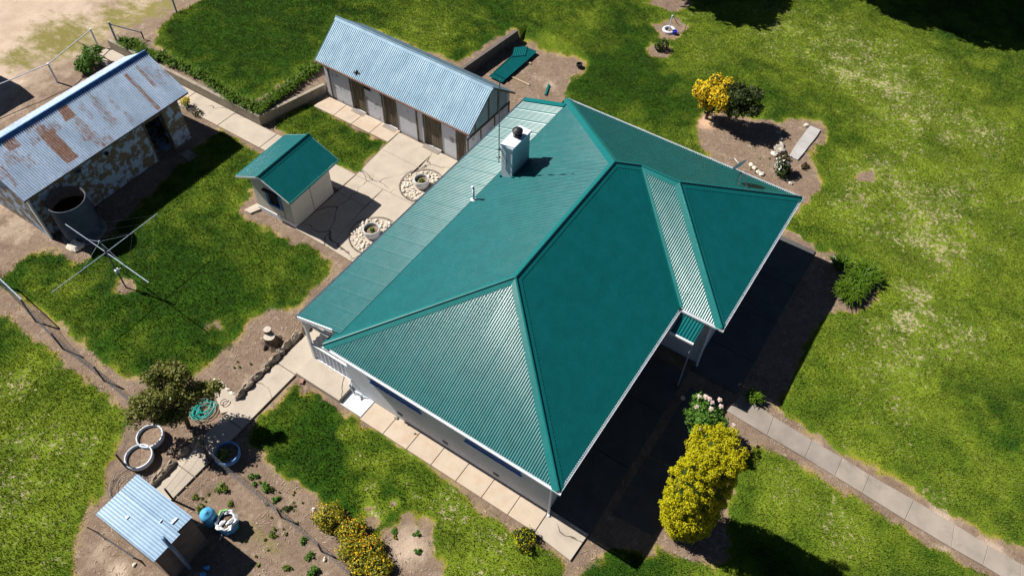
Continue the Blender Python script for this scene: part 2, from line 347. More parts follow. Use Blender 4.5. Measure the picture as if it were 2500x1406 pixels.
# ------------------------------------------------------------ lawns: outlines measured off the photograph, laid on the ground
LAWN = {
 'top': [(-30,-60),(560,-60),(495,0),(433,31),(400,58),(379,82),(382,113),(410,137),(444,157),(495,181),(532,205),(560,229),(585,238),(611,246),(655,235),(699,199),(755,167),(779,143),(835,60),(900,70),(1115,155),(1157,135),(1209,96),(1249,72),(1277,80),(1300,107),(1340,131),(1390,138),(1432,152),(1420,175),(1400,195),(1383,215),(1378,240),(1400,262),
         (1530,310),(1600,345),(1660,380),(1715,412),(1735,405),(1723,370),(1695,331),(1703,295),(1715,281),(1760,270),(1820,285),(1859,293),(1891,301),(1919,297),(1978,295),(2002,297),(2018,319),(2010,347),(1982,367),(1978,390),(1994,418),(2006,450),(1990,478),(1960,505),(1905,545),(1905,560),(1941,574),(1977,596),(2012,617),(2055,628),(2083,645),(2140,674),(2151,702),(2133,741),(2098,759),(2019,766),(1990,800),(1960,860),(1930,920),(1898,990),(1906,1001),(1923,1019),(1970,1051),(1993,1062),(2072,1112),(2200,1184),(2330,1255),(2500,1350),(2900,1560),(4200,1500),(4200,-900),(1250,-900),(600,-700)],
 'front': [(1834,1084),(1874,1091),(1928,1123),(2000,1166),(2090,1220),(2162,1264),(2240,1310),(2400,1406),(2700,1600),(1900,2000),(1300,1750),(1380,1440),(1403,1406),(1426,1384),(1472,1358),(1510,1349),(1573,1349),(1617,1338),(1649,1347),(1700,1372),(1745,1395),(1790,1330),(1770,1250),(1800,1140)],
 'side': [(724,945),(760,960),(806,981),(828,1009),(835,1031),(860,1016),(884,1041),(913,1045),(941,1066),(991,1091),(1045,1130),(1098,1173),(1146,1219),(1181,1254),(1233,1277),(1253,1292),(1280,1320),(1314,1335),(1351,1361),(1374,1384),(1389,1406),(1370,1450),(1250,1750),(1085,1600),(1090,1440),(1083,1406),(1077,1387),(1057,1358),(1062,1318),(1051,1283),(1008,1260),(979,1254),(973,1277),(950,1292),(918,1312),(906,1306),(872,1280),(843,1251),(800,1231),(762,1211),(730,1193),(684,1159),(655,1139),(640,1110),(610,1080),(605,1050),(636,1020),(671,992),(700,963)],
 'yard': [(-60,700),(-20,690),(8,670),(35,647),(77,620),(123,610),(154,627),(173,641),(200,640),(219,627),(240,600),(300,540),(400,440),(490,350),(540,318),(580,341),(614,362),(650,395),(640,440),(614,473),(592,500),(587,516),(603,535),(641,554),(682,576),(711,595),(749,600),(773,616),(809,640),(811,657),(792,680),(746,728),(717,750),(689,760),(653,760),(640,762),(628,778),(600,800),(599,804),(549,854),(473,916),(430,930),(327,916),(303,915),(269,893),(230,869),(200,839),(154,800),(96,758),(42,723),(0,700)],
 'left': [(-900,500),(-60,720),(0,766),(38,796),(96,835),(154,889),(201,920),(250,961),(302,997),(318,1025),(314,1053),(290,1090),(278,1122),(258,1162),(258,1198),(225,1226),(213,1267),(193,1311),(177,1343),(193,1375),(189,1406),(170,1600),(-900,1900)],
 'small': [(755,251),(803,279),(870,319),(938,350),(925,372),(870,420),(819,400),(760,372),(690,330),(668,302),(690,285),(723,263)],
}
HOLES = [  # bare patches inside lawns: (cx, cy, rx, ry) in photo pixels
 (1637,73,38,24),(1611,126,28,17),(2116,433,21,14),(308,702,24,16),(520,793,21,10),(1640,5,50,20),
 ]
BARE = [(903,1240,22,.9),(914,1275,26,1.0),(958,1230,18,.8),(985,1180,12,.6),(893,1132,13,.9),(840,1148,12,.8),(893,1180,11,.9),(870,1205,9,.6),(1150,1290,12,.5),(1228,1375,14,.5),(845,1060,14,.4),(2235,790,60,.5),(2230,730,50,.5),(2130,640,40,.4),(2170,480,60,.35),(2260,560,60,.35),(2250,350,120,.3),(1560,1375,20,.2)]
def path_pts(L): return [(P.x, P.y) for P in (G(u, v) for u, v in L)]
LW = {k: path_pts(v) for k, v in LAWN.items()}
HW = []
for (cx, cy, rx, ry) in HOLES:
    a = [G(cx+rx*math.cos(q)*(1+.18*math.sin(3*q+cx)), cy+ry*math.sin(q)*(1+.15*math.sin(2*q+cy))) for q in [2*pi*i/14 for i in range(14)]]
    HW.append([(p.x, p.y) for p in a])
def segdist(X, Y, P, D):
    n = len(P)
    for i in range(n):
        x0, y0 = P[i]; x1, y1 = P[(i+1) % n]; dx, dy = x1-x0, y1-y0; L2 = dx*dx+dy*dy
        if L2 < 1e-9: continue
        t = np.clip(((X-x0)*dx+(Y-y0)*dy)/L2, 0, 1)
        np.minimum(D, (X-x0-t*dx)**2+(Y-y0-t*dy)**2, out=D)
def lawn_sd(X, Y):
    """signed distance in metres, positive on grass"""
    ins = np.zeros(X.shape, bool); D = np.full(X.shape, 9.0)
    for P in LW.values(): ins |= inpoly(X, Y, P); segdist(X, Y, P, D)
    for P in HW: h = inpoly(X, Y, P); ins &= ~h; segdist(X, Y, P, D)
    D = np.sqrt(D); return np.where(ins, D, -D)
def vnoise(X, Y, sc, seed=0):
    x = X*sc; y = Y*sc; xi = np.floor(x).astype(np.int64); yi = np.floor(y).astype(np.int64); fx = x-xi; fy = y-yi
    fx = fx*fx*(3-2*fx); fy = fy*fy*(3-2*fy)
    def h(a, b):
        n = (a*374761393+b*668265263+seed*1442695041) & 0xffffffff; n = ((n ^ (n >> 13))*1274126177) & 0xffffffff; return ((n ^ (n >> 16)) & 0xffff)/65535.0
    return (h(xi,yi)*(1-fx)+h(xi+1,yi)*fx)*(1-fy)+(h(xi,yi+1)*(1-fx)+h(xi+1,yi+1)*fx)*fy
def fbm(X, Y, sc, o=4, seed=0):
    r = 0; a = .5
    for k in range(o): r = r+a*vnoise(X, Y, sc*2**k, seed+k*17); a *= .5
    return r/(1-.5**o)
def blobs_px(X, Y, L):
    """soft spots given as photo pixel ellipses (u, v, radius_px, amount)"""
    r = np.zeros(X.shape)
    for (u, v, ru, a) in L:
        P = G(u, v); Q = G(u+ru, v); R2 = (Q.x-P.x)**2+(Q.y-P.y)**2
        r = np.maximum(r, a*np.exp(-((X-P.x)**2+(Y-P.y)**2)/R2))
    return r
DRY = [(850,1055,28,.6),(880,1120,34,.75),(900,1190,28,.75),(912,1250,30,.85),(960,1230,22,.6),(985,1170,26,.55),(930,1110,26,.5),(1010,1210,24,.5),(2250,950,330,.36),(2000,220,300,.36),(2450,800,300,.34),(1700,60,150,.3),(80,1100,200,.40),(2200,1250,200,.34),(2300,450,520,.50),(2350,330,200,.58),(2250,560,200,.8),(2300,800,220,.6),(2100,150,230,.62),(1900,90,160,.55),(2230,1010,150,.38),(2420,1150,140,.35),(1700,140,120,.35),(1080,40,120,.25),(1400,80,110,.30),
       (2050,1290,160,.45),(1960,1180,110,.40),(1750,1390,120,.3),(1230,1370,140,.55),(1100,1250,80,.45),(930,1130,60,.45),(880,1080,45,.4),(60,930,80,.45),(60,1130,190,.60),(110,1290,150,.5),
       (170,720,70,.22),(330,800,70,.15),(540,470,90,.22),(620,1000,20,.2),(1640,330,60,.2),(980,1100,60,.35),(1690,350,60,.35),(2130,610,70,.5),(2240,730,80,.85),(2220,790,60,.85)]
LUSH = [(1500,180,160,.7),(1900,250,120,.8),(2060,330,120,.8),(2120,520,130,.4),(650,110,200,.6),(1990,560,60,.4),(480,740,160,.8),(780,1080,80,.9),(1200,1230,60,.3),(2050,950,100,.25),(2440,1000,120,.35),(150,990,70,.35),(240,870,60,.4)]
def lawn_dry(X, Y, sd):
    d = .18+blobs_px(X, Y, DRY)-.30*blobs_px(X, Y, LUSH)
    d = d+(fbm(X, Y, .3, 4, 3)-.5)*.6+(fbm(X, Y, 1.6, 4, 9)-.5)*.6
    return np.clip(d, 0, 1)
fx = np.arange(-13, 46.001, .1); fy = np.arange(-17, 46.001, .1)
gx = np.concatenate([[-500,-200,-90,-45,-25,-17], fx, [48,55,70,110,230,500]]); gy = np.concatenate([[-500,-200,-90,-45,-25,-19], fy, [48,55,70,110,230,500]])
GXX, GYY = np.meshgrid(gx, gy, indexing='ij'); HH = hgt(GXX, GYY)
inner = (GXX > -13.1) & (GXX < 46.1) & (GYY > -17.1) & (GYY < 46.1)
HH = HH+np.where(inner, (fbm(GXX, GYY, .9, 4, 1)-.5)*.06, 0)
sd = lawn_sd(GXX.ravel(), GYY.ravel()).reshape(GXX.shape)
bare = blobs_px(GXX, GYY, BARE); sdn = sd+(fbm(GXX, GYY, 2.6, 4, 5)-.5)*.62; sdn = sdn-np.clip((bare+(fbm(GXX, GYY, 2.6, 4, 77)-.5)*1.1-.45)*3, 0, 1)*np.minimum(np.clip(sdn, 0, 1)+.1, 1.1)
dry = lawn_dry(GXX, GYY, sd)
HH = HH+np.clip(sdn*.5, 0, .03)
# flatten the earth under everything paved or built
SLABS = [[(8.0,33.6),(9.4,33.6),(9.4,16.4),(12.9,16.5),(12.9,9),(5.1,9),(5.1,16.3),(8.0,16.3)],[(11.8,16.4),(13.0,16.4),(13.0,21.4),(11.8,21.4)],[(-7.3,11.05),(1.6,11.05),(1.6,12.1),(-7.3,12.1)],[(-.6,-1.1),(17,-3.1),(17,11.2),(-.4,11.2)]]
for P in SLABS: HH = np.where(inpoly(GXX, GYY, P), -.02, HH)
nx, ny = GXX.shape
gm = bpy.data.meshes.new('ground'); V = np.stack([GXX, GYY, HH], -1).reshape(-1, 3).astype(np.float32)
I = np.arange(nx*ny).reshape(nx, ny); Q = np.stack([I[:-1,:-1], I[1:,:-1], I[1:,1:], I[:-1,1:]], -1).reshape(-1, 4).astype(np.int32)
gm.vertices.add(len(V)); gm.vertices.foreach_set('co', V.ravel()); gm.loops.add(Q.size); gm.loops.foreach_set('vertex_index', Q.ravel())
gm.polygons.add(len(Q)); gm.polygons.foreach_set('loop_start', np.arange(0, Q.size, 4, dtype=np.int32)); gm.update(calc_edges=True); gm.shade_smooth()
def attr(me, name, a): x = me.attributes.new(name, 'FLOAT', 'POINT'); x.data.foreach_set('value', np.ascontiguousarray(a.ravel(), dtype=np.float32))
attr(gm, 'sd', sdn); attr(gm, 'dry', dry)
PALE = [(60,60,260,1),(200,60,150,.8),(-100,200,250,.9),(330,20,80,.8),(40,560,90,.55),(0,500,80,.6),(250,1350,70,.5),(290,1390,40,.8),(600,1270,20,.5),(150,120,80,.9),(250,70,40,.7),(1320,190,40,.45),(1000,1335,70,.75),(2000,1085,30,.5),(2120,1185,40,.6),(2300,1260,50,.7),(2420,1340,50,.7),(2300,1350,40,.6),(1760,320,60,.3),(240,1180,30,.3),(1340,210,30,.6)]
attr(gm, 'pale', blobs_px(GXX, GYY, PALE))
SCRUB = [(150,95,130,1.25),(300,40,100,1.15),(60,140,90,1.1),(380,20,70,1.1),(250,120,40,.4),(30,560,60,.5),(545,1190,14,1),(500,1130,40,.45),(620,1290,90,.75),(520,1200,60,.6),(660,1330,80,.75),(700,1380,60,.4),(600,1260,25,.4),(950,1300,40,.2),(1800,380,80,.25),(470,1140,40,.45),(740,1310,30,.3),(150,650,30,.3),(330,1090,20,.5)]
attr(gm, 'scrub', blobs_px(GXX, GYY, SCRUB))
CHIP = [(1725,300,45,1),(1900,520,40,.25)]
attr(gm, 'chip', blobs_px(GXX, GYY, CHIP))
GRASS_A, GRASS_B, GRASS_Y, GRASS_S = (.013,.055,.003), (.058,.160,.005), (.25,.34,.025), (.56,.50,.28)
def grass_col(t, p, dry, blade=False):
    n1 = t.math('ADD', t.math('MULTIPLY', t.ramp(t.noise(p, 2.2, 6, .72), .25, .75), .6), t.math('MULTIPLY', t.ramp(t.noise(p, .55, 4, .6), .35, .65), .4)); n2 = t.ramp(t.noise(p, .45, 4, .6), .35, .65)
    c = t.mix(n1, GRASS_A, GRASS_B)
    c = t.mix(t.math('MULTIPLY', t.ramp(dry, .06, .46), t.math('ADD', .45, t.math('MULTIPLY', n2, .55))), c, GRASS_Y)
    sn = t.math('ADD', dry, t.math('MULTIPLY', t.math('SUBTRACT', t.noise(p, 5.5, 2.6, .8), .5), 2.6))
    return t.mix(t.ramp(sn, .78, 1.14), c, GRASS_S)
t = NT('earth_and_turf'); p = t.pos()
d1 = t.mix(t.ramp(t.noise(p, 1.1, 5, .65), .3, .7), (.165,.115,.083), (.26,.19,.14))
d1 = t.mix(t.ramp(t.noise(p, 5, 6, .8), .48, .66), d1, (.14,.095,.068)); d1 = t.mix(t.ramp(t.noise(p, 2.6, 5, .75), .56, .70), d1, (.34,.27,.21))
d1 = t.mix(t.ramp(t.noise(p, 26, 3, .6), .62, .72), d1, (.42,.35,.27))
pl = t.mix(t.ramp(t.noise(p, .7, 5, .6), .35, .7), (.42,.325,.245), (.54,.43,.34))
pl = t.mix(t.ramp(t.noise(p, 7, 4, .7), .5, .8), pl, (.40,.30,.22))
d1 = t.mix(t.ramp(t.math('ADD', t.attr('pale'), t.math('MULTIPLY', t.math('SUBTRACT', t.noise(p, 1.6, 5, .7), .5), .8)), .35, .75), d1, pl)
sc = t.math('ADD', t.attr('scrub'), t.math('MULTIPLY', t.math('SUBTRACT', t.noise(t.mapv(p, (1.5,.7,1)), 1.4, 6, .75), .5), 2.2))
d1 = t.mix(t.ramp(sc, .62, 1.15), d1, t.mix(t.noise(p, 10, 3), (.24,.19,.06), (.14,.15,.04)))
d1 = t.mix(t.ramp(t.math('ADD', t.attr('chip'), t.math('MULTIPLY', t.math('SUBTRACT', t.noise(p, 18, 4, .7), .5), 1.6)), .6, .9), d1, (.55,.36,.24))
sda = t.attr('sd')
fringe = t.math('ADD', sda, t.math('MULTIPLY', t.math('SUBTRACT', t.noise(p, 7, 4, .7), .5), .35))
d1 = t.mix(t.math('MULTIPLY', t.ramp(fringe, -.20, .02), t.ramp(t.noise(p, 1.1, 3), .40, .68)), d1, (.36,.27,.10))
g1 = t.mix(t.math('MULTIPLY', t.ramp(sda, .2, .0), t.ramp(t.noise(p, .9, 3), .42, .66)), t.mix(.35, grass_col(t, p, t.attr('dry')), (0,0,0)), (.28,.24,.03))
f = t.ramp(fringe, -.03, .06)
t.col(t.mix(f, d1, g1)).set(.95, 0, .15)
hb = t.math('ADD', t.noise(p, 14, 5, .7), t.math('MULTIPLY', t.noise(p, 60, 3), .4)); t.bump(hb, .8, .05)
gm.materials.append(t.m); go = bpy.data.objects.new('ground', gm); COL.objects.link(go); tag(go, kind='structure')
# ------------------------------------------------------------ turf blades over the lawns (uncountable: one object)
def turf(n_per_m2, x0, x1, y0, y1, size, seed):
    n = int((x1-x0)*(y1-y0)*n_per_m2); X = RNG.uniform(x0, x1, n); Y = RNG.uniform(y0, y1, n)
    # keep what the frame (plus a margin) shows
    D = np.stack([X-CAM.x, Y-CAM.y, np.full(n, -CAM.z)], 1) @ np.array(CR); u = 1250-F*D[:,0]/D[:,2]; v = 703+F*D[:,1]/D[:,2]
    k = (u > -350) & (u < 2850) & (v > -220) & (v < 2000); X, Y = X[k], Y[k]
    i = np.clip(((X+13)/.1).astype(int)+6, 0, nx-2); j = np.clip(((Y+17)/.1).astype(int)+6, 0, ny-2)
    s = sdn[i, j]; s2 = s+(vnoise(X, Y, 9, 4)-.5)*.22
    for P in SLABS: s2 = np.where(inpoly(X, Y, P), -1, s2)
    k = s2 > .0; X, Y, s, i, j = X[k], Y[k], s[k], i[k], j[k]
    dr = lawn_dry(X, Y, s); pat = fbm(X, Y, 2.3, 4, 31)
    k = RNG.random(len(X)) < np.clip(1.15-np.clip(dr+(pat-.5)*1.6-.55, 0, 1)*2.0, .18, 1); X, Y, s, dr, i, j, pat = X[k], Y[k], s[k], dr[k], i[k], j[k], pat[k]
    Z = HH[i, j]-.005; n = len(X); q = RNG.uniform(0, 2*pi, n); h = size*(.5+1.0*RNG.random(n))*(.75+.5*pat)*np.clip(.7+s, .7, 1.1); wd = h*RNG.uniform(.14,.26,n)
    lean = RNG.uniform(.2, 1.0, n)*h; q2 = RNG.uniform(0, 2*pi, n)
    A = np.stack([X+wd*np.cos(q), Y+wd*np.sin(q), Z], 1); B = np.stack([X-wd*np.cos(q), Y-wd*np.sin(q), Z], 1); T = np.stack([X+lean*np.cos(q2), Y+lean*np.sin(q2), Z+h], 1)
    edge = np.clip(1-s/.22, 0, 1)
    return np.stack([A, B, T], 1).reshape(-1, 3), np.repeat(dr, 3), np.repeat(edge, 3)
V1, D1, E1 = turf(950, -13, 46, -17, 46, .058, 1)
t = NT('turf_blades'); p = t.pos(); c = grass_col(t, p, t.attr('dry'), True)
c = t.mix(t.math('MULTIPLY', t.attr('edge'), t.ramp(t.noise(p, .9, 3), .42, .66)), c, (.26,.22,.02))
c = t.mix(t.ramp(t.noise(p, 30, 2), .35, .7), t.mix(.35, c, (0,.0,0)), t.mix(.25, c, (.35,.40,.08)))
t.col(c).set(.7, 0, .25); M['turf'] = t.m
tn = t.n('ShaderNodeBsdfTranslucent'); t.l(c, tn.inputs[0]); ms = t.n('ShaderNodeMixShader'); ms.inputs[0].default_value = .3
t.l(t.b.outputs[0], ms.inputs[1]); t.l(tn.outputs[0], ms.inputs[2]); t.l(ms.outputs[0], t.t.nodes['Material Output'].inputs[0])
tf = np_mesh('grass', V1, None, 3, 'turf'); attr(tf.data, 'dry', D1); attr(tf.data, 'edge', E1)
tag(tf, 'short mown grass of the lawns with straw coloured patches', 'grass', kind='stuff')
# ------------------------------------------------------------ paving
def slab(name, polys, z0, z1, mat, gap=.012):
    mb = MB()
    for P in polys:
        cx = sum(a for a, b in P)/len(P); cy = sum(b for a, b in P)/len(P)
        Q = [(a+(cx-a)/max(.01, math.hypot(cx-a, cy-b))*gap, b+(cy-b)/max(.01, math.hypot(cx-a, cy-b))*gap) for a, b in P]
        mb.prism(Q, z0, z1, .012)
    return tag(mb.build(name, mat), kind='structure')
def R(x0, x1, y0, y1): return [(x0,y0),(x1,y0),(x1,y1),(x0,y1)]
ys = [16.35,18.9,21.3,24.1,26.9,29.6,32.2,33.6]
slab('garden_path', [R(8.1,9.28,a,b) for a,b in zip(ys, ys[1:])], -.1, .05, 'conc')
court = [[(5.2,16.28),(7.95,16.3),(7.95,14.7),(5.2,14.4)],[(7.95,16.3),(9.25,16.33),(9.25,14.7),(7.95,14.7)],[(9.25,16.33),(11.3,16.5),(11.3,14.2),(9.25,14.3)],[(11.3,16.5),(12.72,16.55),(12.7,14.35),(11.3,14.2)],
         [(9.25,14.3),(12.7,14.35),(12.7,11.9),(9.25,11.9)],[(5.2,14.4),(7.0,14.6),(7.0,12.6),(5.15,13.15)],[(7.0,14.6),(9.25,14.7),(9.25,12.6),(7.0,12.6)],[(5.15,13.15),(7.0,12.6),(7.0,9.6),(5.6,9.6)],[(7.0,12.6),(9.25,12.6),(9.25,9.6),(7.0,9.6)],[(9.25,11.9),(12.7,11.9),(12.7,9.6),(9.25,9.6)]]
slab('courtyard', court, -.1, .054, 'conc', .008)
ys = [16.55,17.7,18.85,20.0,21.3]; slab('stable_path', [R(11.85,12.84,a,b) for a,b in zip(ys, ys[1:])], -.1, .07, 'conc_warm')
xs = [-7.3,-5.2,-3.0,-.27,1.9]; slab('side_path', [R(a,b,11.13,12.05) for a,b in zip(xs, xs[1:])], -.1, .06, 'conc')
tag(MB().prism(path_pts([(518,940),(535,925),(588,975),(578,1000),(540,1010)]), -.1, .045).build('path_spur', 'conc'), kind='structure')
tag(MB().prism([(-.25,8.96),(1.3,8.96),(1.3,11.1),(-.25,11.1)], -.1, .22, .02).build('porch_step', 'conc'), kind='structure')
tag(MB().prism([(-.27,7.95),(.49,7.95),(.49,8.94),(-.27,8.94)], -.1, .06, .015).build('painted_step', 'conc_white'), kind='structure')
ys = [7.93-1.066*i for i in range(8)]; slab('house_path', [R(-.36,.49,b,a) for a,b in zip(ys, ys[1:])], -.1, .055, 'conc_warm')
slab('corner_pavement', [[(-.38,.455),(.6,.455),(.6,-1.05),(-.51,-1.0)]], -.1, .06, 'conc', .01)
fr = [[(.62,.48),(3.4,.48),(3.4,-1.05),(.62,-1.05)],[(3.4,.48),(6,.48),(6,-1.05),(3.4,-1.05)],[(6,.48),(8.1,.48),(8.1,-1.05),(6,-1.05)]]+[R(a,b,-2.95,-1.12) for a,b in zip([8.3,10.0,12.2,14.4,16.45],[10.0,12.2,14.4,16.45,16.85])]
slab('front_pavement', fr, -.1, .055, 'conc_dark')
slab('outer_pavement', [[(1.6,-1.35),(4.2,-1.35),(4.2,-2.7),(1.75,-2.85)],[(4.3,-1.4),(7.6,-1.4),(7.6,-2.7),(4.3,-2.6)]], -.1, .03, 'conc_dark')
lo = [(1773,1004),(1872,1064),(1964,1118),(2037,1163),(2104,1204),(2208,1269),(2321,1337),(2398,1380),(2490,1436),(2640,1528),(2900,1690)]
up = [(1808,965),(1888,1018),(1982,1076),(2056,1118),(2122,1160),(2230,1221),(2329,1280),(2412,1331),(2490,1376),(2640,1460),(2900,1606)]
A = path_pts(lo); B = path_pts(up)
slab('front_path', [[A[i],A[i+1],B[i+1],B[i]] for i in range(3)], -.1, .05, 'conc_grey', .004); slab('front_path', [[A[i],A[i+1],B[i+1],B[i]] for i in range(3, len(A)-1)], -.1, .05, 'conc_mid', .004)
# concrete pad lying in the far flower bed
A = [(1977,309),(1966,323),(1951,343),(1938,362),(1925,384)]; B = [(2003,320),(1994,335),(1976,357),(1962,376),(1947,393)]
A, B = path_pts(A), path_pts(B)
slab('concrete_pad', [[A[i],A[i+1],B[i+1],B[i]] for i in range(4)], -.05, .07, 'conc_slab', .006)

# leaf litter, twigs and grit on the bare earth (uncountable)
n = 40000; X = RNG.uniform(-10, 27, n); Y = RNG.uniform(-6, 26, n)
i = np.clip(((X+13)/.1).astype(int)+6, 0, nx-2); j = np.clip(((Y+17)/.1).astype(int)+6, 0, ny-2); k = (sdn[i, j] < -.02) & (fbm(X, Y, .8, 3, 55) > .47)
for P in SLABS: k &= ~inpoly(X, Y, P)
X, Y, i, j = X[k], Y[k], i[k], j[k]; n = len(X); q = RNG.uniform(0, 2*pi, n); L = RNG.uniform(.015, .07, n)*np.where(RNG.random(n) < .12, 2.2, 1); wd = RNG.uniform(.004, .014, n); Z = HH[i, j]+.012
c, s_ = np.cos(q), np.sin(q); A = np.stack([X-c*L-s_*wd, Y-s_*L+c*wd, Z], 1); B = np.stack([X+c*L-s_*wd, Y+s_*L+c*wd, Z+.012], 1); C_ = np.stack([X+c*L+s_*wd, Y+s_*L-c*wd, Z+.010], 1); D_ = np.stack([X-c*L+s_*wd, Y-s_*L-c*wd, Z], 1)
tag(np_mesh('leaf_litter', np.stack([A,B,C_,D_], 1).reshape(-1,3), None, 4, 'litter'), 'dry straw, twigs and leaf bits scattered over the bare earth', 'leaf litter', kind='stuff')
# ------------------------------------------------------------ the homestead
W_, L_, H_, PT = 9.29, 16.0, 3.2, .4525; XE, WW = 8.255, 1.59; LW_ = L_-XE; PER = .0855
hs = empty('farmhouse', (8, 4.5, 0), 'large farmhouse under a teal green corrugated hipped roof with projecting front wing', 'house')
def Vn(*a): return Vector(a)
nB = Vn(0, PT, 1).normalized(); nF = Vn(0, -PT, 1).normalized(); nN = Vn(-PT, 0, 1).normalized(); nR = Vn(PT, 0, 1).normalized(); K = math.sqrt(1+PT*PT)
Vf = Vn(0, 1, PT).normalized(); Vb = Vn(0, -1, PT).normalized(); Vnn = Vn(1, 0, PT).normalized(); Vr = Vn(-1, 0, PT).normalized()
rf = MB()
plane_panel(rf, Vn(0,0,H_), Vn(1,0,0), Vf, [(0,0),(XE,0),(XE+LW_/2,LW_/2*K),(L_-W_/2,W_/2*K),(W_/2,W_/2*K)], PER, .0115, nF, nt=2)
plane_panel(rf, Vn(0,W_,H_), Vn(1,0,0), Vb, [(0,0),(L_,0),(L_-W_/2,W_/2*K),(W_/2,W_/2*K)], PER, .0115, nB, nt=2)
plane_panel(rf, Vn(0,0,H_), Vn(0,1,0), Vnn, [(0,0),(W_,0),(W_/2,W_/2*K)], PER, .0115, nN, nt=2)
plane_panel(rf, Vn(L_,0,H_), Vn(0,1,0), Vr, [(-WW,0),(W_,0),(W_/2,W_/2*K),(LW_/2,LW_/2*K),(-WW+LW_/2,LW_/2*K)], PER, .0115, nR, nt=2)
plane_panel(rf, Vn(XE,0,H_), Vn(0,1,0), Vnn, [(-WW,0),(0,0),(LW_/2,LW_/2*K),(-WW+LW_/2,LW_/2*K)], PER, .0115, nN, nt=2)
plane_panel(rf, Vn(0,-WW,H_), Vn(1,0,0), Vf, [(XE,0),(L_,0),(XE+LW_/2,LW_/2*K)], PER, .0115, nF, nt=2)
roof = rf.build('roof', 'teal', hs, smooth=True)
P1 = Vn(W_/2,W_/2,H_+PT*W_/2); P2 = Vn(L_-W_/2,W_/2,P1.z); P3 = Vn(XE+LW_/2,LW_/2,H_+PT*LW_/2); P4 = Vn(XE+LW_/2,-WW+LW_/2,P3.z)
cA, cB, cC, cE, cF, cG = Vn(0,W_,H_), Vn(0,0,H_), Vn(L_,W_,H_), Vn(XE,0,H_), Vn(XE,-WW,H_), Vn(L_,-WW,H_)
for a, b, n1, n2 in ((P1,P2,nB,nF),(cA,P1,nN,nB),(cB,P1,nN,nF),(cC,P2,nR,nB),(P2,P3,nR,nF),(P3,P4,nN,nR),(cF,P4,nN,nF),(cG,P4,nR,nF)):
    m = MB(); cap_strip(m, a, b, n1, n2); m.build('ridge_cap', 'teal_cap', roof)
m = MB()       # valley lining
tv = (P3-cE).normalized()
for n in (nF, nN):
    d = n.cross(tv); d = d if d.z > 0 else -d; m.add([cE+n*.015, cE+d*.10+n*.02, P3+d*.10+n*.02, P3+n*.015], [(0,1,2,3)])
m.build('valley_gutter', 'teal_cap', roof)
def gutter(a, b, mat='gutter', parent=None, sz=.10, out=(0,0)):
    m = MB(); a = Vn(*a); b = Vn(*b); t = (b-a).normalized(); o = Vn(out[0], out[1], 0)*sz; z = Vn(0,0,-sz)
    w = o*.12
    vs = []
    for p in (a, b): vs += [p, p+z, p+o+z, p+o+Vn(0,0,-.005), p+o-w+Vn(0,0,-.005), p+o-w+z*.85, p+w+z*.85, p+w]
    m.add(vs, [(i, (i+1)%8, 8+(i+1)%8, 8+i) for i in range(8)]+[tuple(range(7,-1,-1)), tuple(range(8,16))]); return m.build('gutter', mat, parent)
for a, b, o in (((-.0,0,3.19),(XE-.1,0,3.19),(0,-1)),((0,-.1,3.19),(0,W_+.02,3.19),(-1,0)),((XE,-WW-.1,3.19),(XE,-.1,3.19),(-1,0)),((XE,-WW,3.19),(L_,-WW,3.19),(0,-1)),((L_,-WW-.1,3.19),(L_,W_,3.19),(1,0))):
    gutter(a, b, 'gutter', roof, .085, o)
gutter((0,W_,3.19),(.42,W_,3.19),'gutter_dark',roof,.09,(0,1)); gutter((15.6,W_,3.19),(L_,W_,3.19),'gutter_dark',roof,.09,(0,1))
m = MB(); m.prism([(.03,.03),(XE+.03,.03),(XE+.03,-WW+.03),(L_-.03,-WW+.03),(L_-.03,W_-.03),(.03,W_-.03)], 3.04, 3.1); m.build('soffit', 'white', hs)
# walls: outer shell with window openings on the near (west) side
def wall_open(mb, P0, U, ln, z0, z1, th, N, ops):
    """wall slab from P0 along U with rectangular openings (s0,s1,za,zb)"""
    U = Vn(*U); N = Vn(*N)*th; P0 = Vn(*P0)
    xs = sorted({0, ln, *[o[0] for o in ops], *[o[1] for o in ops]})
    def blk(s0, s1, a, b):
        if b-a < 1e-4: return
        c = [P0+U*s0+Vn(0,0,a), P0+U*s1+Vn(0,0,a), P0+U*s1-N+Vn(0,0,a), P0+U*s0-N+Vn(0,0,a)]
        mb.add(c+[q+Vn(0,0,b-a) for q in c], [(3,2,1,0),(4,5,6,7),(0,1,5,4),(1,2,6,5),(2,3,7,6),(3,0,4,7)])
    for s0, s1 in zip(xs, xs[1:]):
        o = [q for q in ops if q[0] <= s0+1e-6 and q[1] >= s1-1e-6]
        if o: blk(s0, s1, z0, o[0][2]); blk(s0, s1, o[0][3], z1)
        else: blk(s0, s1, z0, z1)
m = MB(); X0, X1, Y0, Y1 = .49, 15.5, .48, 9.0
wall_open(m, (X0,Y0,0), (0,1,0), Y1-Y0, 0, 3.03, .25, (-1,0,0), [(1.13,3.33,1.5,2.7),(5.23,7.4,1.5,2.7)])
wall_open(m, (X0+.25,Y0,0), (1,0,0), XE+.48-X0-.25, 0, 3.03, .25, (0,-1,0), [(1.5,2.9,.9,2.5),(4.6,5.5,.1,2.2)])
wall_open(m, (XE+.5,-1.1,0), (0,1,0), 1.58, 0, 3.03, .25, (-1,0,0), [])
wall_open(m, (XE+.75,-1.1,0), (1,0,0), X1-XE-.75, 0, 3.03, .25, (0,-1,0), [(2,4.2,.9,2.5)])
m.box((X1-.25,-.85,0), (X1,Y1,3.03)); m.box((X0+.25,Y1-.25,0), (X1-.25,Y1,3.03)); m.box((X0+.26,Y0+.3,0), (X1-.3,Y1-.3,.02))
wl = m.build('wall', 'render', hs)
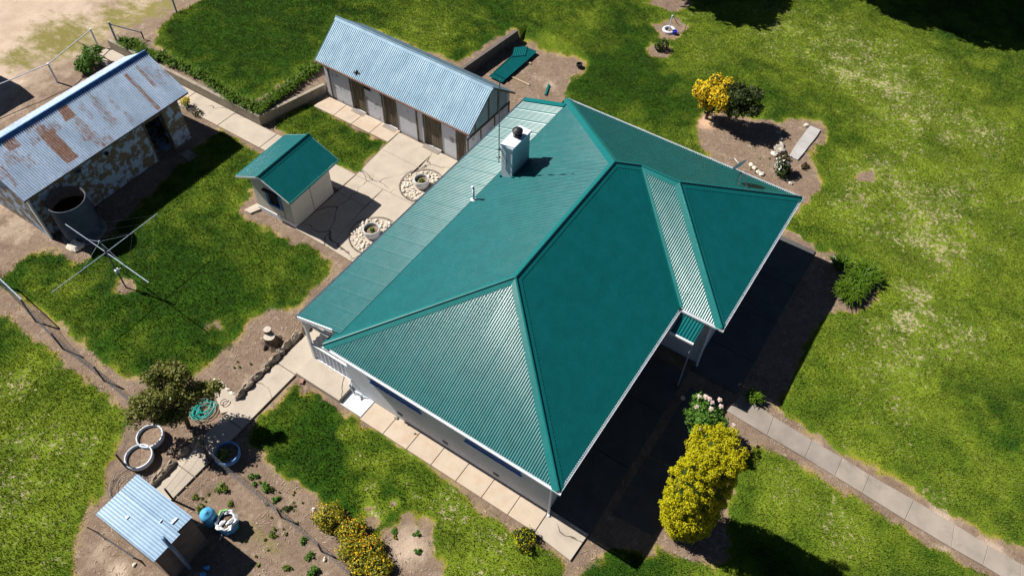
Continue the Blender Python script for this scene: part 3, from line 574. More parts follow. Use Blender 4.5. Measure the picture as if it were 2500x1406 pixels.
# each window: blue frame, glass, sill
def window(P, U, N, w_, z0, z1, parent=hs, mat='blue', bars=1):
    P, U, N = Vn(*P), Vn(*U), Vn(*N); fr = MB(); t_ = .07
    def bx(mb, s0, s1, a, b, d0, d1):
        c = [P+U*s0+N*d0+Vn(0,0,a), P+U*s1+N*d0+Vn(0,0,a), P+U*s1+N*d1+Vn(0,0,a), P+U*s0+N*d1+Vn(0,0,a)]
        mb.add(c+[q+Vn(0,0,b-a) for q in c], [(3,2,1,0),(4,5,6,7),(0,1,5,4),(1,2,6,5),(2,3,7,6),(3,0,4,7)])
    bx(fr,0,t_,z0,z1,-.12,-.04); bx(fr,w_-t_,w_,z0,z1,-.12,-.04); bx(fr,t_,w_-t_,z0,z0+t_,-.12,-.04); bx(fr,t_,w_-t_,z1-t_,z1,-.12,-.04)
    for i in range(bars): s = w_*(i+1)/(bars+1); bx(fr,s-.03,s+.03,z0+t_,z1-t_,-.115,-.05)
    f = fr.build('window', mat, parent); g = MB(); bx(g,t_,w_-t_,z0+t_,z1-t_,-.10,-.09); g.build('pane', 'glass', f)
    s_ = MB(); bx(s_,-.05,w_+.05,z0-.06,z0-.002,-.13,.05); s_.build('sill', mat, f)
window((X0,Y0+1.13,0),(0,1,0),(-1,0,0),2.2,1.5,2.7); window((X0,Y0+5.23,0),(0,1,0),(-1,0,0),2.17,1.5,2.7)
window((X0+.25+1.5,Y0,0),(1,0,0),(0,-1,0),1.4,.9,2.5); window((XE+2.75,-1.1,0),(1,0,0),(0,-1,0),2.2,.9,2.5)
m = MB(); m.box((5.35,.58,.1),(6.24,.64,2.18)); d = m.build('door', 'timber', hs); MB().tube([(5.45,.57,1.1),(5.45,.53,1.1),(5.52,.53,1.1)],.012).build('handle','steel',d)
for (y, z) in ((2.46,.34),(4.6,.34),(6.6,.34)): MB().box((.46,y,z),(.489,y+.22,z+.10)).build('wall_vent', 'gutter_dark', hs)
# downpipes
for pts in ([(.42,.30,3.08),(.42,.42,2.75),(.43,.42,.12),(.36,.36,.08)], [(XE+.42,-1.5,3.08),(XE+.42,-1.16,2.7),(XE+.42,-1.16,.12),(XE+.3,-1.2,.07)], [(15.5,-1.5,3.08),(15.56,-1.16,2.7),(15.56,-1.16,.1)]):
    MB().tube(pts, .045, 8).build('downpipe', 'gutter', hs)
# skillion (lean-to) roof over the back
sx0, sx1, sy, sz = .62, 15.55, 11.15, 2.72; jz = 3.32; WJ = 9.06
Ns = Vn(0, (jz-sz), (sy-WJ)).normalized(); Vs = Vn(0, WJ-sy, jz-sz); ls = Vs.length; Vs.normalize()
m = MB(); plane_panel(m, Vn(0,sy,sz), Vn(1,0,0), Vs, [(sx0,0),(sx1,0),(sx1,ls),(sx0,ls)], PER, .0115, Ns, nt=1); sk_ = m.build('skillion_roof', 'teal', hs, smooth=True)
m = MB(); m.box((sx0-.03,sy-.02,sz-.16),(sx1+.03,sy+.08,sz-.005)); m.build('gutter', 'gutter_dark', sk_)
def bargeb(x, w=.04):
    c = MB(); c.add([(x,sy,sz-.16),(x+w,sy,sz-.16),(x+w,sy,sz+.02),(x,sy,sz+.02),(x,W_+.1,jz-.16),(x+w,W_+.1,jz-.16),(x+w,W_+.1,jz+.02),(x,W_+.1,jz+.02)], [(0,1,2,3),(7,6,5,4),(0,4,5,1),(1,5,6,2),(2,6,7,3),(3,7,4,0)]); return c
bargeb(sx0-.05).build('bargeboard', 'gutter', sk_)
m = MB(); dv = Vn(0,WJ-sy,jz-sz); m.add([Vn(sx1-.02,sy,sz)+Ns*.03, Vn(sx1-.30,sy,sz)+Ns*.03, Vn(sx1-.30,sy,sz)+dv+Ns*.03, Vn(sx1-.02,sy,sz)+dv+Ns*.03, Vn(sx1-.02,sy,sz)-Ns*.1, Vn(sx1-.02,sy,sz)+dv-Ns*.1], [(0,1,2,3),(0,3,5,4)]); m.build('edge_flashing', 'teal_cap', sk_)
m = MB(); wall_open(m, (3.2,10.6,0), (1,0,0), 12.2, 0, 2.62, .15, (0,1,0), [(1.0,1.9,.1,2.1),(3.5,4.7,1,2),(7,8.2,1,2)]); m.box((15.25,9.01,0),(15.4,10.44,2.62)); m.box((3.2,9.01,0),(3.35,10.44,2.62)); m.build('lean_to_wall', 'render', hs)
m = MB(); m.box((4.2,10.5,.1),(5.1,10.55,2.1)); m.build('door', 'timber', hs)
window((6.7,10.6,0),(1,0,0),(0,1,0),1.2,1,2); window((10.2,10.6,0),(1,0,0),(0,1,0),1.2,1,2)
# porch at the near end of the lean-to: floor, posts, beams and corrugated half wall
MB().box((.7,9.01,.05),(3.19,10.95,.25)).build('porch_floor', 'conc', hs)
for x, y, z1 in ((.66,10.95,2.62),(2.2,10.97,2.62),(.66,9.06,3.03)): MB().box((x-.05,y-.05,.05),(x+.05,y+.05,z1)).build('porch_post', 'white', hs)
m = MB(); m.box((.62,9.12,2.50),(.70,10.89,2.60)); m.box((.72,10.90,2.46),(15.2,10.98,2.56)); m.build('beam', 'white', hs)
m = MB(); plane_panel(m, Vn(.66,9.12,.26), Vn(0,1,0), Vn(0,0,1), [(0,0),(1.77,0),(1.77,.85),(0,.85)], .2, .022, Vn(-1,0,0), step=8); pw = m.build('porch_screen', 'potwhite', hs, smooth=True)
m = MB(); m.box((.63,9.12,1.10),(.70,10.89,1.16)); m.box((.62,9.12,.22),(.66,10.89,.262)); m.build('rail', 'white', pw)
m = MB(); plane_panel(m, Vn(.8,10.97,.26), Vn(1,0,0), Vn(0,0,1), [(0,0),(1.3,0),(1.3,.85),(0,.85)], .2, .022, Vn(0,1,0), step=8); m.build('porch_screen', 'potwhite', hs, smooth=True)
# little verandah roof in the front corner
q = [G(1672,773,2.4), G(1720,789,2.4), G(1694,832,2.25), G(1658,818,2.25)]
m = MB(); z0, z1, xa, xb, ya, yb = 2.90, 3.03, 7.36, 8.20, -.10, -1.0
Vp = Vn(xb-xa, 0, z1-z0); lp = Vp.length; Vp.normalize()
plane_panel(m, Vn(xa,0,z0), Vn(0,1,0), Vp, [(yb,0),(ya,0),(ya,lp),(yb,lp)], .115, .02, Vn(0,0,1), step=8); pr = m.build('porch_roof', 'teal', hs, smooth=True)
m = MB(); m.box((xa-.07,yb-.02,z0-.07),(xa-.005,ya,z0+.005)); m.build('fascia', 'white', pr); MB().tube([(xa+.03,yb+.03,.05),(xa+.03,yb+.03,z0-.03)],.03,8).build('post','steel',pr)
# chimney with cap, cowl and aerial mast
zt = 5.05; m = MB(); m.box((10.0,8.3,3.0),(11.25,8.8,zt)); chn = m.build('chimney', 'render', roof)
m = MB(); m.box((9.96,8.26,zt),(11.29,8.84,zt+.09)); m.build('chimney_cap', 'potwhite', chn)
m = MB(); m.box((9.96,8.2,3.42),(11.30,8.299,3.72)); m.box((9.93,8.8,3.40),(11.28,8.84,3.50)); m.build('flashing', 'teal_cap', chn)
c_ = (10.72,8.55,zt+.09); m = MB(); m.lathe(c_, [(.17,0),(.17,.10),(.13,.12),(.13,.2),(.21,.21),(.21,.27),(.14,.33),(.04,.37)], 20); m.build('cowl', 'black', chn, smooth=False)
mast = [Vn(9.93,8.87,4.2), Vn(9.93,8.87,8.1)]; MB().tube(mast, .022, 6).build('aerial_mast', 'steel_dark', chn)
m = MB()
for z_ in (4.45,4.85): m.tube([(9.93,8.87,z_),(9.93,8.80,z_)], .02, 5); m.tube([(9.8,8.9,z_+.05),(10.06,8.84,z_-.03)], .015, 5)
m.tube([(9.93,8.87,5.0),(9.96,8.5,4.3)], .012, 5); m.build('mast_bracket', 'steel_dark', chn)
m = MB(); m.tube([(8.38,9.01,3.30),(8.38,9.01,3.98)], .045, 10); m.tube([(8.38,9.01,3.98),(8.33,9.04,4.04)], .05, 10); m.lathe((8.38,9.01,3.33), [(.14,0),(.10,.03),(.05,.05)], 12); m.build('vent_pipe', 'potwhite', roof, smooth=True)
dz = lambda x, y: H_+PT*(L_-x)
db = Vn(14.45,.62,dz(14.45,.62)); ds = db+Vn(.25,.1,.42)
m = MB()
for o in ((0,0),(.35,.25),(.1,-.35)): m.tube([(db.x+o[0],db.y+o[1],dz(db.x+o[0],0)+.01), ds], .018, 5)
m.tube([ds+Vn(0,-.55,-.02), ds+Vn(0,.35,.02)], .015, 5); m.tube([ds+Vn(.3,-.5,-.28), ds+Vn(.0,-.5,0)], .012, 5)
dsh = m.build('aerial_frame', 'steel_dark', roof)
m = MB(); ax = Vn(.35,.85,.30).normalized(); a1 = ax.cross(Vn(0,0,1)).normalized(); a2 = a1.cross(ax)
cc = ds+Vn(.18,.15,.12); vs = []; nr = 5; na = 20
for i in range(nr+1):
    for j in range(na): q = 2*pi*j/na; r = .34*i/nr; vs.append(cc+a1*(r*1.1*math.cos(q))+a2*(r*.8*math.sin(q))+ax*(.6*r*r))
fs = [(i*na+j, i*na+(j+1)%na, (i+1)*na+(j+1)%na, (i+1)*na+j) for i in range(nr) for j in range(na)]
m.add(vs, fs); m.tube([cc, cc+ax*.4], .012, 5); m.build('satellite_dish', 'gutter', dsh, smooth=True)
# bird droppings and chips on the sheets
m = MB()
for (u, v) in ((1195,497),(1268,569),(1395,990),(1385,886),(1700,620),(1620,560),(1505,640),(1790,480)):
    pass
# ------------------------------------------------------------ stable row: long whitewashed outbuilding with plank doors
sp = Vn(12.76,12.5,0); RS = Matrix.Translation(sp) @ Matrix.Rotation(math.radians(-1.2), 4, 'Z')   # local: x = depth, y = along
st = empty('stable_row', (14.5,16.8,0), 'long whitewashed outbuilding with weathered plank doors and galvanised gable roof', 'outbuilding')
LEN, DEP = 8.75, 3.35; ez, rz = 2.1, 3.5; hx = (DEP+.3)/2
def sl(u, v): P = G(u, v, 0); q = RS.inverted() @ P; return q.y
doors = [(sl(1155,415),sl(1117,394)),(sl(1074,376),sl(1038,354.6)),(sl(972,319),sl(940,305)),(sl(898,279),sl(868.5,264))]
doors = [(max(.15,min(a,b)), max(a,b)) for a, b in doors]
m = MB(RS); ops = [(a,b,.06,2.0) for a, b in doors]
wall_open(m, (0,0,0), (0,1,0), LEN, 0, 2.12, .18, (-1,0,0), ops)
m.box((DEP-.18,0,0),(DEP,LEN,2.15)); m.box((.18,LEN-.18,0),(DEP-.18,LEN,2.12)); m.box((.18,0,0),(DEP-.18,.16,1.55)); m.box((.2,.18,0),(DEP-.2,LEN-.2,.03))
m.add([(.0,LEN-.17,2.13),(DEP,LEN-.17,2.13),(DEP/2,LEN-.17,3.42),(.0,LEN,2.13),(DEP,LEN,2.13),(DEP/2,LEN,3.42)], [(0,1,2),(5,4,3),(0,3,4,1),(1,4,5,2),(2,5,3,0)])
m.build('wall', 'stable_wall', st)
m = MB(RS); m.add([(0,.02,1.56),(DEP,.02,1.56),(DEP,.02,2.13),(DEP/2,.02,3.42),(0,.02,2.13),(0,.12,1.56),(DEP,.12,1.56),(DEP,.12,2.13),(DEP/2,.12,3.42),(0,.12,2.13)], [(0,1,2,3,4),(9,8,7,6,5),(0,5,6,1),(1,6,7,2),(2,7,8,3),(3,8,9,4),(4,9,5,0)]); gb = m.build('gable', 'gable', st)
m = MB(RS)
for x in (.6,1.65,2.4): m.box((x,-.03,1.60),(x+.05,.018,2.15+min(x,DEP-x)*.7))
for x in (.0,1.0,2.1,3.28): m.box((x,-.035,0),(x+.06,-.003,1.5))
m.box((-.02,-.04,1.50),(DEP+.02,.018,1.58)); m.build('framing', 'plank', gb)
for (a, b) in doors:
    m = MB(RS); n_ = max(3, int((b-a)/.14)); zz = 0
    for i in range(n_): s0 = a+(b-a)*i/n_; m.box((.04+random.uniform(0,.012),s0+.006,.05+random.uniform(0,.03)),(.075,a+(b-a)*(i+1)/n_-.006,1.95+random.uniform(-.03,.03)))
    m.box((.076,a,.4),(.10,b,.5)); m.box((.076,a,1.5),(.10,b,1.6)); d = m.build('door', 'plank', st)
    m = MB(RS)
    for s in (a-.07, b): m.box((-.025,s,0),(.03,s+.07,2.06))
    m.build('door_frame', 'plank', d); MB(RS).box((-.3,a,-.05),(-.03,b,.075)).build('doorstep', 'conc_grey', d) if a > 1 else None
for (u, v) in ((818.7,239),(1022,347)): s = sl(u, v); MB(RS).box((-.05,s,0),(-.003,s+.07,2.1)).build('wall_post', 'plank', st)
s = sl(977,246)-.6; m = MB(RS); m.box((-.012,5.75,1.62),(-.002,6.2,1.86)); m.build('wall_vent', 'dark', st)
m = MB(RS); Xe = -.16; Xr = DEP/2; sl_ = Vector((Xr-Xe, 0, rz-ez)); le = sl_.length; sl_.normalize(); PR = .105
nl = Vector((-(rz-ez), 0, Xr-Xe)).normalized()
plane_panel(m, Vn(Xe,-.25,ez), Vn(0,1,0), sl_, [(0,0),(LEN+.6,0),(LEN+.6,le),(0,le)], PR, .016, nl, nt=2)
s2 = Vector((-(Xr-Xe), 0, rz-ez)).normalized(); n2 = Vector((rz-ez, 0, Xr-Xe)).normalized()
plane_panel(m, Vn(2*Xr-Xe,-.25,ez), Vn(0,1,0), s2, [(0,0),(LEN+.6,0),(LEN+.6,le),(0,le)], PR, .011, n2, nt=2)
ro = m.build('roof', 'galv', st, smooth=True)
m = MB(RS); cap_strip(m, (Xr,-.27,rz), (Xr,LEN+.37,rz), nl, n2, .16); m.build('ridge_cap', 'galv', ro)
m = MB(RS); m.box((Xe-.03,-.24,ez-.10),(Xe+.02,LEN+.33,ez-.015)); m.build('fascia', 'brickred', ro)
for sg in (0, 1):
    m = MB(RS); a = Vn(Xe if sg==0 else 2*Xr-Xe, -.24, ez-.10); b = Vn(Xr,-.24,rz-.10); h_ = Vn(0,0,.085); t_ = Vn(0,.03,0)
    m.add([a,b,b+h_,a+h_,a+t_,b+t_,b+h_+t_,a+h_+t_], [(0,1,2,3),(7,6,5,4),(0,4,5,1),(1,5,6,2),(2,6,7,3),(3,7,4,0)]); m.build('bargeboard', 'brickred' if sg==0 else 'plank', ro)
P = GP(870,177, RS @ Vn(Xe,0,ez), (RS.to_3x3() @ nl)); m = MB(); m.rock((P.x,P.y,P.z+.03),(.13,.09,.05),3); m.box((P.x-.05,P.y-.22,P.z-.04),(P.x+.03,P.y+.0,P.z+.03)); m.build('roof_patch','black',ro)
# ------------------------------------------------------------ small hut with teal gable roof
RH = Matrix.Translation(Vn(5.3,16.3,0)) @ Matrix.Rotation(math.radians(2.0), 4, 'Z')
ht_ = empty('garden_hut', (6.5,17.3,0), 'small cream hut with teal gable roof and blue framed window', 'hut')
HL, HD = 2.5, 2.12; hy = HD/2; he, hr = 2.06, 2.76
m = MB(RH); wall_open(m, (0,0,.22), (0,1,0), HD, 0, 1.95, .08, (-1,0,0), [(.62,1.28,.62,1.38)])
m.box((.08,0,.0),(HL,.08,2.12)); m.box((.08,HD-.08,0),(HL,HD,2.12)); m.box((HL-.08,.08,0),(HL,HD-.08,2.12)); m.box((.1,.1,0),(HL-.1,HD-.1,.03))
for x in (0, HL-.08): m.add([(x,0,2.17),(x,HD,2.17),(x,hy,2.70),(x+.08,0,2.17),(x+.08,HD,2.17),(x+.08,hy,2.70)], [(0,2,1),(3,4,5),(0,1,4,3),(1,2,5,4),(2,0,3,5)])
hw = m.build('wall', 'hut_wall', ht_)
m = MB(RH); m.box((-.03,-.02,0),(.0,HD+.02,.26)); m.box((.0,0,0),(.079,HD,.219)); m.build('base_board', 'white', ht_)
MB(RH).box((-.012,.50,.27),(-.001,.53,2.1)).build('cover_strip', 'conc_grey', hw); MB(RH).box((1.2,-.012,.05),(1.225,-.001,2.1)).build('cover_strip', 'conc_grey', hw)
m = MB(RH); a, b, z0_, z1_ = .60,1.30,.80,1.62
m.box((-.05,a-.06,z0_-.02),(-.001,a+.02,z1_+.02)); m.box((-.05,b-.02,z0_-.02),(-.001,b+.06,z1_+.02)); m.box((-.05,a+.02,z0_-.02),(-.001,b-.02,z0_+.05)); m.box((-.05,a+.02,z1_-.04),(-.001,b-.02,z1_+.02)); hwn = m.build('window', 'blue', ht_)
m = MB(RH); m.box((.02,.62,.84),(.04,1.28,1.60)); m.build('pane', 'dark', hwn)
m = MB(RH); m.box((-.16,.55,1.66),(-.001,1.40,1.70)); m.build('window_hood', 'black', ht_)
m = MB(RH); ye = -.42; vv = Vector((0, hy-ye, hr-he)); lv = vv.length; vv.normalize(); na_ = Vector((0,-(hr-he), hy-ye)).normalized()
plane_panel(m, Vn(-.36,ye,he), Vn(1,0,0), vv, [(0,0),(3.15,0),(3.15,lv),(0,lv)], PER, .0115, na_)
vb = Vector((0, -(hy-ye), hr-he)).normalized(); nb_ = Vector((0, hr-he, hy-ye)).normalized()
plane_panel(m, Vn(-.36,2*hy-ye,he), Vn(1,0,0), vb, [(0,0),(3.15,0),(3.15,lv),(0,lv)], PER, .0115, nb_)
hro = m.build('roof', 'teal', ht_, smooth=True)
m = MB(RH); cap_strip(m, (-.37,hy,hr), (2.8,hy,hr), na_, nb_, .17); m.build('ridge_cap', 'teal_cap', hro)
for sg in (0, 1):
    for xx in (-.37, 2.77):
        m = MB(RH); a = Vn(xx, ye if sg==0 else 2*hy-ye, he-.09); b = Vn(xx, hy, hr-.09); h_ = Vn(0,0,.085); t_ = Vn(.025,0,0)
        m.add([a,b,b+h_,a+h_,a+t_,b+t_,b+h_+t_,a+h_+t_], [(3,2,1,0),(4,5,6,7),(1,5,4,0),(2,6,5,1),(3,7,6,2),(0,4,7,3)]); m.build('bargeboard', 'gutter', hro)
MB(RH).box((-.34,ye-.05,he-.09),(2.76,ye,he-.01)).build('gutter', 'teal_cap', hro); MB(RH).box((-.34,2*hy-ye,he-.09),(2.76,2*hy-ye+.05,he-.01)).build('gutter', 'teal_cap', hro)
tag(MB().prism(path_pts([(628,500),(646,510),(612,524),(596,516)]), -.05, .09).build('concrete_step', 'conc'), kind='structure')
# ------------------------------------------------------------ old brick shed with rusty iron roof
sh = empty('brick_shed', (3,26.4,0), 'old brick shed with flaking whitewash, dark doorway and rusty iron roof', 'shed')
m = MB(); sx = (-1.0, 6.8); y0_, y1_ = 24.5, 28.3
wall_open(m, (sx[0],y0_,0), (1,0,0), 7.8, 0, 2.42, .25, (0,-1,0), [(5.85,6.8,0,2.1),(2.2,2.5,1.9,2.1)])
m.box((sx[0],y1_-.25,0),(sx[1],y1_,2.42)); m.box((sx[1]-.25,y0_+.25,0),(sx[1],y1_-.25,2.42)); m.box((sx[0],y0_+.25,0),(sx[0]+.25,y1_-.25,2.42))
for x in (sx[0], sx[1]-.2): m.add([(x,y0_,2.43),(x,y1_,2.43),(x,26.4,3.66),(x+.2,y0_,2.43),(x+.2,y1_,2.43),(x+.2,26.4,3.66)], [(0,2,1),(3,4,5),(0,1,4,3),(1,2,5,4),(2,0,3,5)])
m.box((sx[0]+.25,y0_+.25,0),(sx[1]-.25,y1_-.25,.02)); m.build('wall', 'shed_wall', sh)
m = MB(); m.box((4.79,24.46,0),(4.86,24.60,2.12)); m.box((5.79,24.46,0),(5.86,24.60,2.12)); m.box((4.79,24.46,2.10),(5.86,24.60,2.18)); m.build('door_frame', 'plank', sh)
m = MB(); m.box((-1.06,24.36,0),(-.98,24.50,2.45)); m.build('corner_post', 'white', sh)
ex, ey, eyb, rz_ = (-1.22, 7.30), 24.18, 28.72, 3.74; ry = (ey+eyb)/2; ez_ = 2.5
va = Vector((0, ry-ey, rz_-ez_)); la = va.length; va.normalize(); ns = Vector((0, -(rz_-ez_), ry-ey)).normalized()
m = MB(); E0 = Vn(ex[0],ey,ez_); plane_panel(m, E0, Vn(1,0,0), va, [(0,0),(ex[1]-ex[0],0),(ex[1]-ex[0],la),(0,la)], .10, .017, ns, step=8, nt=48)
vb2 = Vector((0, -(ry-ey), rz_-ez_)).normalized(); nb2 = Vector((0, rz_-ez_, ry-ey)).normalized()
plane_panel(m, Vn(ex[0],eyb,ez_), Vn(1,0,0), vb2, [(0,0),(ex[1]-ex[0],0),(ex[1]-ex[0],la),(0,la)], .10, .013, nb2, step=8, nt=8)
sr = m.build('roof', 'galv_rust', sh, smooth=True)
RQ = [((400,760),(460,735),(545,830),(470,868),1),((285,975),(365,925),(560,1120),(480,1170),1),((0,1010),(75,965),(150,1040),(75,1085),.85),((888,538),(905,525),(1150,775),(1130,790),.8),((968,482),(985,470),(1120,610),(1100,622),.75),
      ((500,870),(560,840),(640,910),(580,960),.5),((240,930),(310,890),(350,930),(290,970),.8),((620,970),(680,940),(760,1020),(700,1060),.5),((618,668),(636,655),(800,830),(780,845),.55),((750,690),(775,680),(860,780),(840,790),.45),
      ((880,810),(900,800),(965,860),(945,880),.5),((1080,515),(1150,480),(1230,540),(1200,560),.42),((0,1190),(15,1180),(130,1320),(110,1340),.6),((150,1120),(210,1100),(260,1180),(200,1200),.42),((560,760),(600,740),(680,850),(650,870),.4),((-200,1150),(-100,1100),(60,1260),(-40,1320),.5),((200,1000),(260,960),(300,1010),(240,1040),.45),((560,870),(640,920),(700,1000),(600,1010),.6),((330,900),(400,860),(440,920),(370,960),.55),((1000,500),(1090,470),(1200,600),(1120,640),.35),((640,720),(700,690),(860,880),(800,910),.42),((150,900),(260,850),(300,900),(200,960),.5),((20,1100),(120,1080),(180,1160),(60,1200),.45),((700,1000),(780,960),(820,1010),(740,1060),.5)]
me = sr.data; nvt = len(me.vertices); co = np.empty(nvt*3, np.float32); me.vertices.foreach_get('co', co); co = co.reshape(-1,3)+np.array(ORG[sh]); r_ = np.zeros(nvt)
for q in RQ:
    pts = [GP(x/2.93, y/2.93, E0, ns) for x, y in q[:4]]; P2d = [(p.x, p.y) for p in pts]
    D = np.full(nvt, 9.0); segdist(co[:,0], co[:,1], P2d, D); D = np.sqrt(D); ins = inpoly(co[:,0], co[:,1], P2d) & (co[:,1] < ry)
    r_ = np.maximum(r_, np.where(ins, q[4], np.where(co[:,1] < ry, q[4]*.6*np.clip(1-D/.06, 0, 1), 0)))
r_ = np.maximum(r_, np.where(co[:,1] > ry, .9*np.clip((co[:,1]-(eyb-.35))/.35, 0, 1)*(1+0*co[:,0]), 0)); attr(me, 'rust', r_)
m = MB(); cap_strip(m, (ex[0]-.02,ry,rz_), (ex[1]+.02,ry,rz_), ns, nb2, .19, roll=.05); m.build('ridge_cap', 'ridge_blue', sr)
m = MB(); m.box((ex[0],ey+.02,ez_-.10),(ex[1],ey+.06,ez_-.03)); m.build('fascia', 'plank', sr)
m = MB(); m.rock((2.75,24.40,2.0),(.12,.10,.08),5); m.build('wall_lamp', 'black', sh)
tag(MB().prism(path_pts([(440,378),(462,366),(486,382),(462,396)]), -.05, .04).build('stepping_slab', 'conc_grey'), kind='structure')
# water tank
tk = empty('water_tank', (.02,23.6,0), 'open topped corrugated water tank standing against the brick shed', 'water tank')
pr_ = [(.76,0)]+[(.76+.012*math.cos(2*pi*i/4), .02+1.86*i/96) for i in range(97)]
m = MB(); m.lathe((.02,23.6,.06), pr_+[(.75,1.88)], 40, cap=False); m.build('tank_wall', 'galv_dark', tk, smooth=True)
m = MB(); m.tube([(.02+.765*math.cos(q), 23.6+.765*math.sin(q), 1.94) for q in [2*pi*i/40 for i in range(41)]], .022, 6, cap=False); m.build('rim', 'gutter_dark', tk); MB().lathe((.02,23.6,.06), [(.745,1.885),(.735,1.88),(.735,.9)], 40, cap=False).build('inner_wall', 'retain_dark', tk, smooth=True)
m = MB(); m.lathe((.02,23.6,.06), [(.728,1.35),(.01,1.352)], 32, cap=False); m.build('water_surface', 'water', tk)
MB().lathe((.02,23.6,0), [(.9,-.05),(.9,.04),(.86,.06)], 24).build('tank_base', 'conc_grey', tk)
# pump shed with flat iron roof and flue
ps = empty('pump_shed', (-7.2,10.2,0), 'small dark shed with flat pale blue iron roof and leaning flue pipe', 'shed')
m = MB(); m.box((-7.95,9.05,0),(-6.5,9.13,1.88)); m.box((-7.95,11.35,0),(-6.5,11.43,1.96)); m.box((-7.95,9.13,0),(-7.87,11.35,1.90)); m.box((-6.58,9.13,0),(-6.5,11.35,1.90)); m.box((-7.87,9.13,0),(-6.58,11.35,.02)); m.build('wall', 'retain_dark', ps)
m = MB(); m.add([(-7.97,9.0,0),(-7.95,9.0,0),(-7.95,9.0,1.9),(-7.97,9.0,1.9),(-7.97,11.4,0),(-7.95,11.4,0),(-7.95,11.4,1.9),(-7.97,11.4,1.9)], [(0,1,2,3),(7,6,5,4),(0,3,7,4)]); m.build('side_sheet', 'timber', ps)
vr = Vector((0, 2.56, .06)); lr = vr.length; vr.normalize()
m = MB(); plane_panel(m, Vn(-8.02,8.94,1.95), Vn(1,0,0), vr, [(0,0),(1.0,0),(1.0,lr),(0,lr)], .10, .0012, Vn(0,0,1), step=8)
plane_panel(m, Vn(-7.03,8.94,1.965), Vn(1,0,0), vr, [(0,.12),(.58,.10),(.58,lr),(0,lr)], .10, .0012, Vn(0,0,1), step=8); pr2 = m.build('roof', 'galv_blue', ps, smooth=True)
for b_ in (((-7.6,10.6,1.99),(-7.5,10.68,2.02)),((-6.95,9.35,1.985),(-6.72,9.42,2.02)),((-7.12,9.7,1.985),(-7.0,9.73,2.01))): MB().box(*b_).build('roof_patch', 'potwhite', pr2)
f0 = G(480,1383,.0); f1 = G(403,1297,2.35)
MB().tube([Vn(-7.42,8.86,.1), Vn(-7.42,8.86,1.5), Vn(-7.42,9.0,2.45)], .062, 12).build('flue_pipe', 'galv_blue', ps, smooth=True)
# ------------------------------------------------------------ walls and fences
m = MB(); m.prism([(9.30,33.4),(9.30,22.42),(9.47,22.55),(9.47,33.4)], -.1, .52); m.build('coping', 'retain')if False else None
rw = MB(); rw.prism([(9.30,33.4),(9.30,22.40),(13.02,21.48),(13.05,21.66),(9.47,22.56),(9.47,33.4)], -.1, .56); tag(rw.build('retaining_wall', 'retain', origin=(9.4,26,0)), 'low tan retaining wall turning the corner beside the garden path', 'retaining wall')
rw = MB(); rw.prism([(16.55,16.78),(16.52,16.62),(22.42,16.03),(22.45,16.22)], -.1, .66); tag(rw.build('retaining_wall', 'retain_dark', origin=(19.5,16.3,0)), 'dark concrete retaining wall behind the stacked green sheets', 'retaining wall')
def post_line(name, label, cat, posts, mesh_, r=.035, mat='rustpost', group=None, rail=None, cell=.085, hgt_=None):
    """posts: (base xyz, top xyz); chain link panels between consecutive posts"""
    e = empty(name, posts[0][0], label, cat, group)
    for a, b in posts: MB().tube([a, b], r, 7).build('post', mat, e)
    if mesh_:
        for (a0, b0), (a1, b1) in zip(posts, posts[1:]):
            m = MB(); ln = (a1-a0).length; hh = ((b0-a0).length+(b1-a1).length)/2; k = max(1, int(ln/cell)); lv = max(1, int(hh/cell))
            def pt(s, t): s = min(max(s,0),1); a = a0.lerp(a1, s); b = b0.lerp(b1, s); sag = 1-.12*math.sin(pi*s); return a.lerp(b, min(1,max(0,t))*.94*sag)+Vn(0,0,.03)
            for i in range(-lv, k+1):
                for sg in (1, -1):
                    s0, s1, t0, t1 = (i/k, (i+lv)/k, 0, 1) if sg == 1 else ((i+lv)/k, i/k, 0, 1)
                    if max(s0,s1) < 0 or min(s0,s1) > 1: continue
                    def cl(s0,t0,s1,t1):
                        if s0 < 0: t0 += (t1-t0)*(0-s0)/(s1-s0); s0 = 0
                        if s0 > 1: t0 += (t1-t0)*(1-s0)/(s1-s0); s0 = 1
                        return s0, t0
                    A = cl(s0,t0,s1,t1); B = cl(s1,t1,s0,t0)
                    if abs(A[0]-B[0]) < 1e-4: continue
                    mid = ((A[0]+B[0])/2, (A[1]+B[1])/2); m.tube([pt(*A), pt(*mid), pt(*B)], .0019, 3, cap=False)
            m.build('chain_link', 'mesh_wire', e)
            m = MB(); m.tube([pt(s/10,1) for s in range(11)], .005, 4); m.tube([pt(s/10,.5) for s in range(11)], .004, 4); m.build('wire', 'steel_dark', e)
    if rail:
        for a, b in rail: MB().tube([a, b], .025, 7).build('rail', 'steel', e)
    return e
def PB(u, v, h, lean=(0,0)): P = G(u, v); return (P, P+Vn(lean[0], lean[1], h))
fa = [(Vn(-3.75,24.0,0),Vn(-3.75,24.0,1.25)),(Vn(-4.12,21.2,0),Vn(-4.05,21.3,1.25)),PB(154,852,1.05),PB(254,929,.98),PB(336,1000,.85),PB(308,1140,.98)]
fe = post_line('chain_link_fence', 'sagging chain link fence on rusty posts along the dirt strip by the clothes line', 'fence', fa, True, cell=.11, rail=[(Vn(-3.72,24.3,1.2),Vn(-4.02,21.3,1.22))])
fb = [PB(424,1221,.92),PB(511,1126,1.45,(.12,.05))]
post_line('wire_gate', 'wire mesh gate between two rusty posts over the side path', 'gate', fb, True, cell=.13)
fc = [(fb[1][0]+Vn(.08,-.05,0),fb[1][0]+Vn(.08,-.05,1.1)),PB(687,1262,.75),PB(785,1345,.7),PB(862,1415,.7)]
post_line('garden_fence', 'low mesh fence of rusty posts between vegetable bed and flower bed', 'fence', fc, True, r=.03, cell=.15)
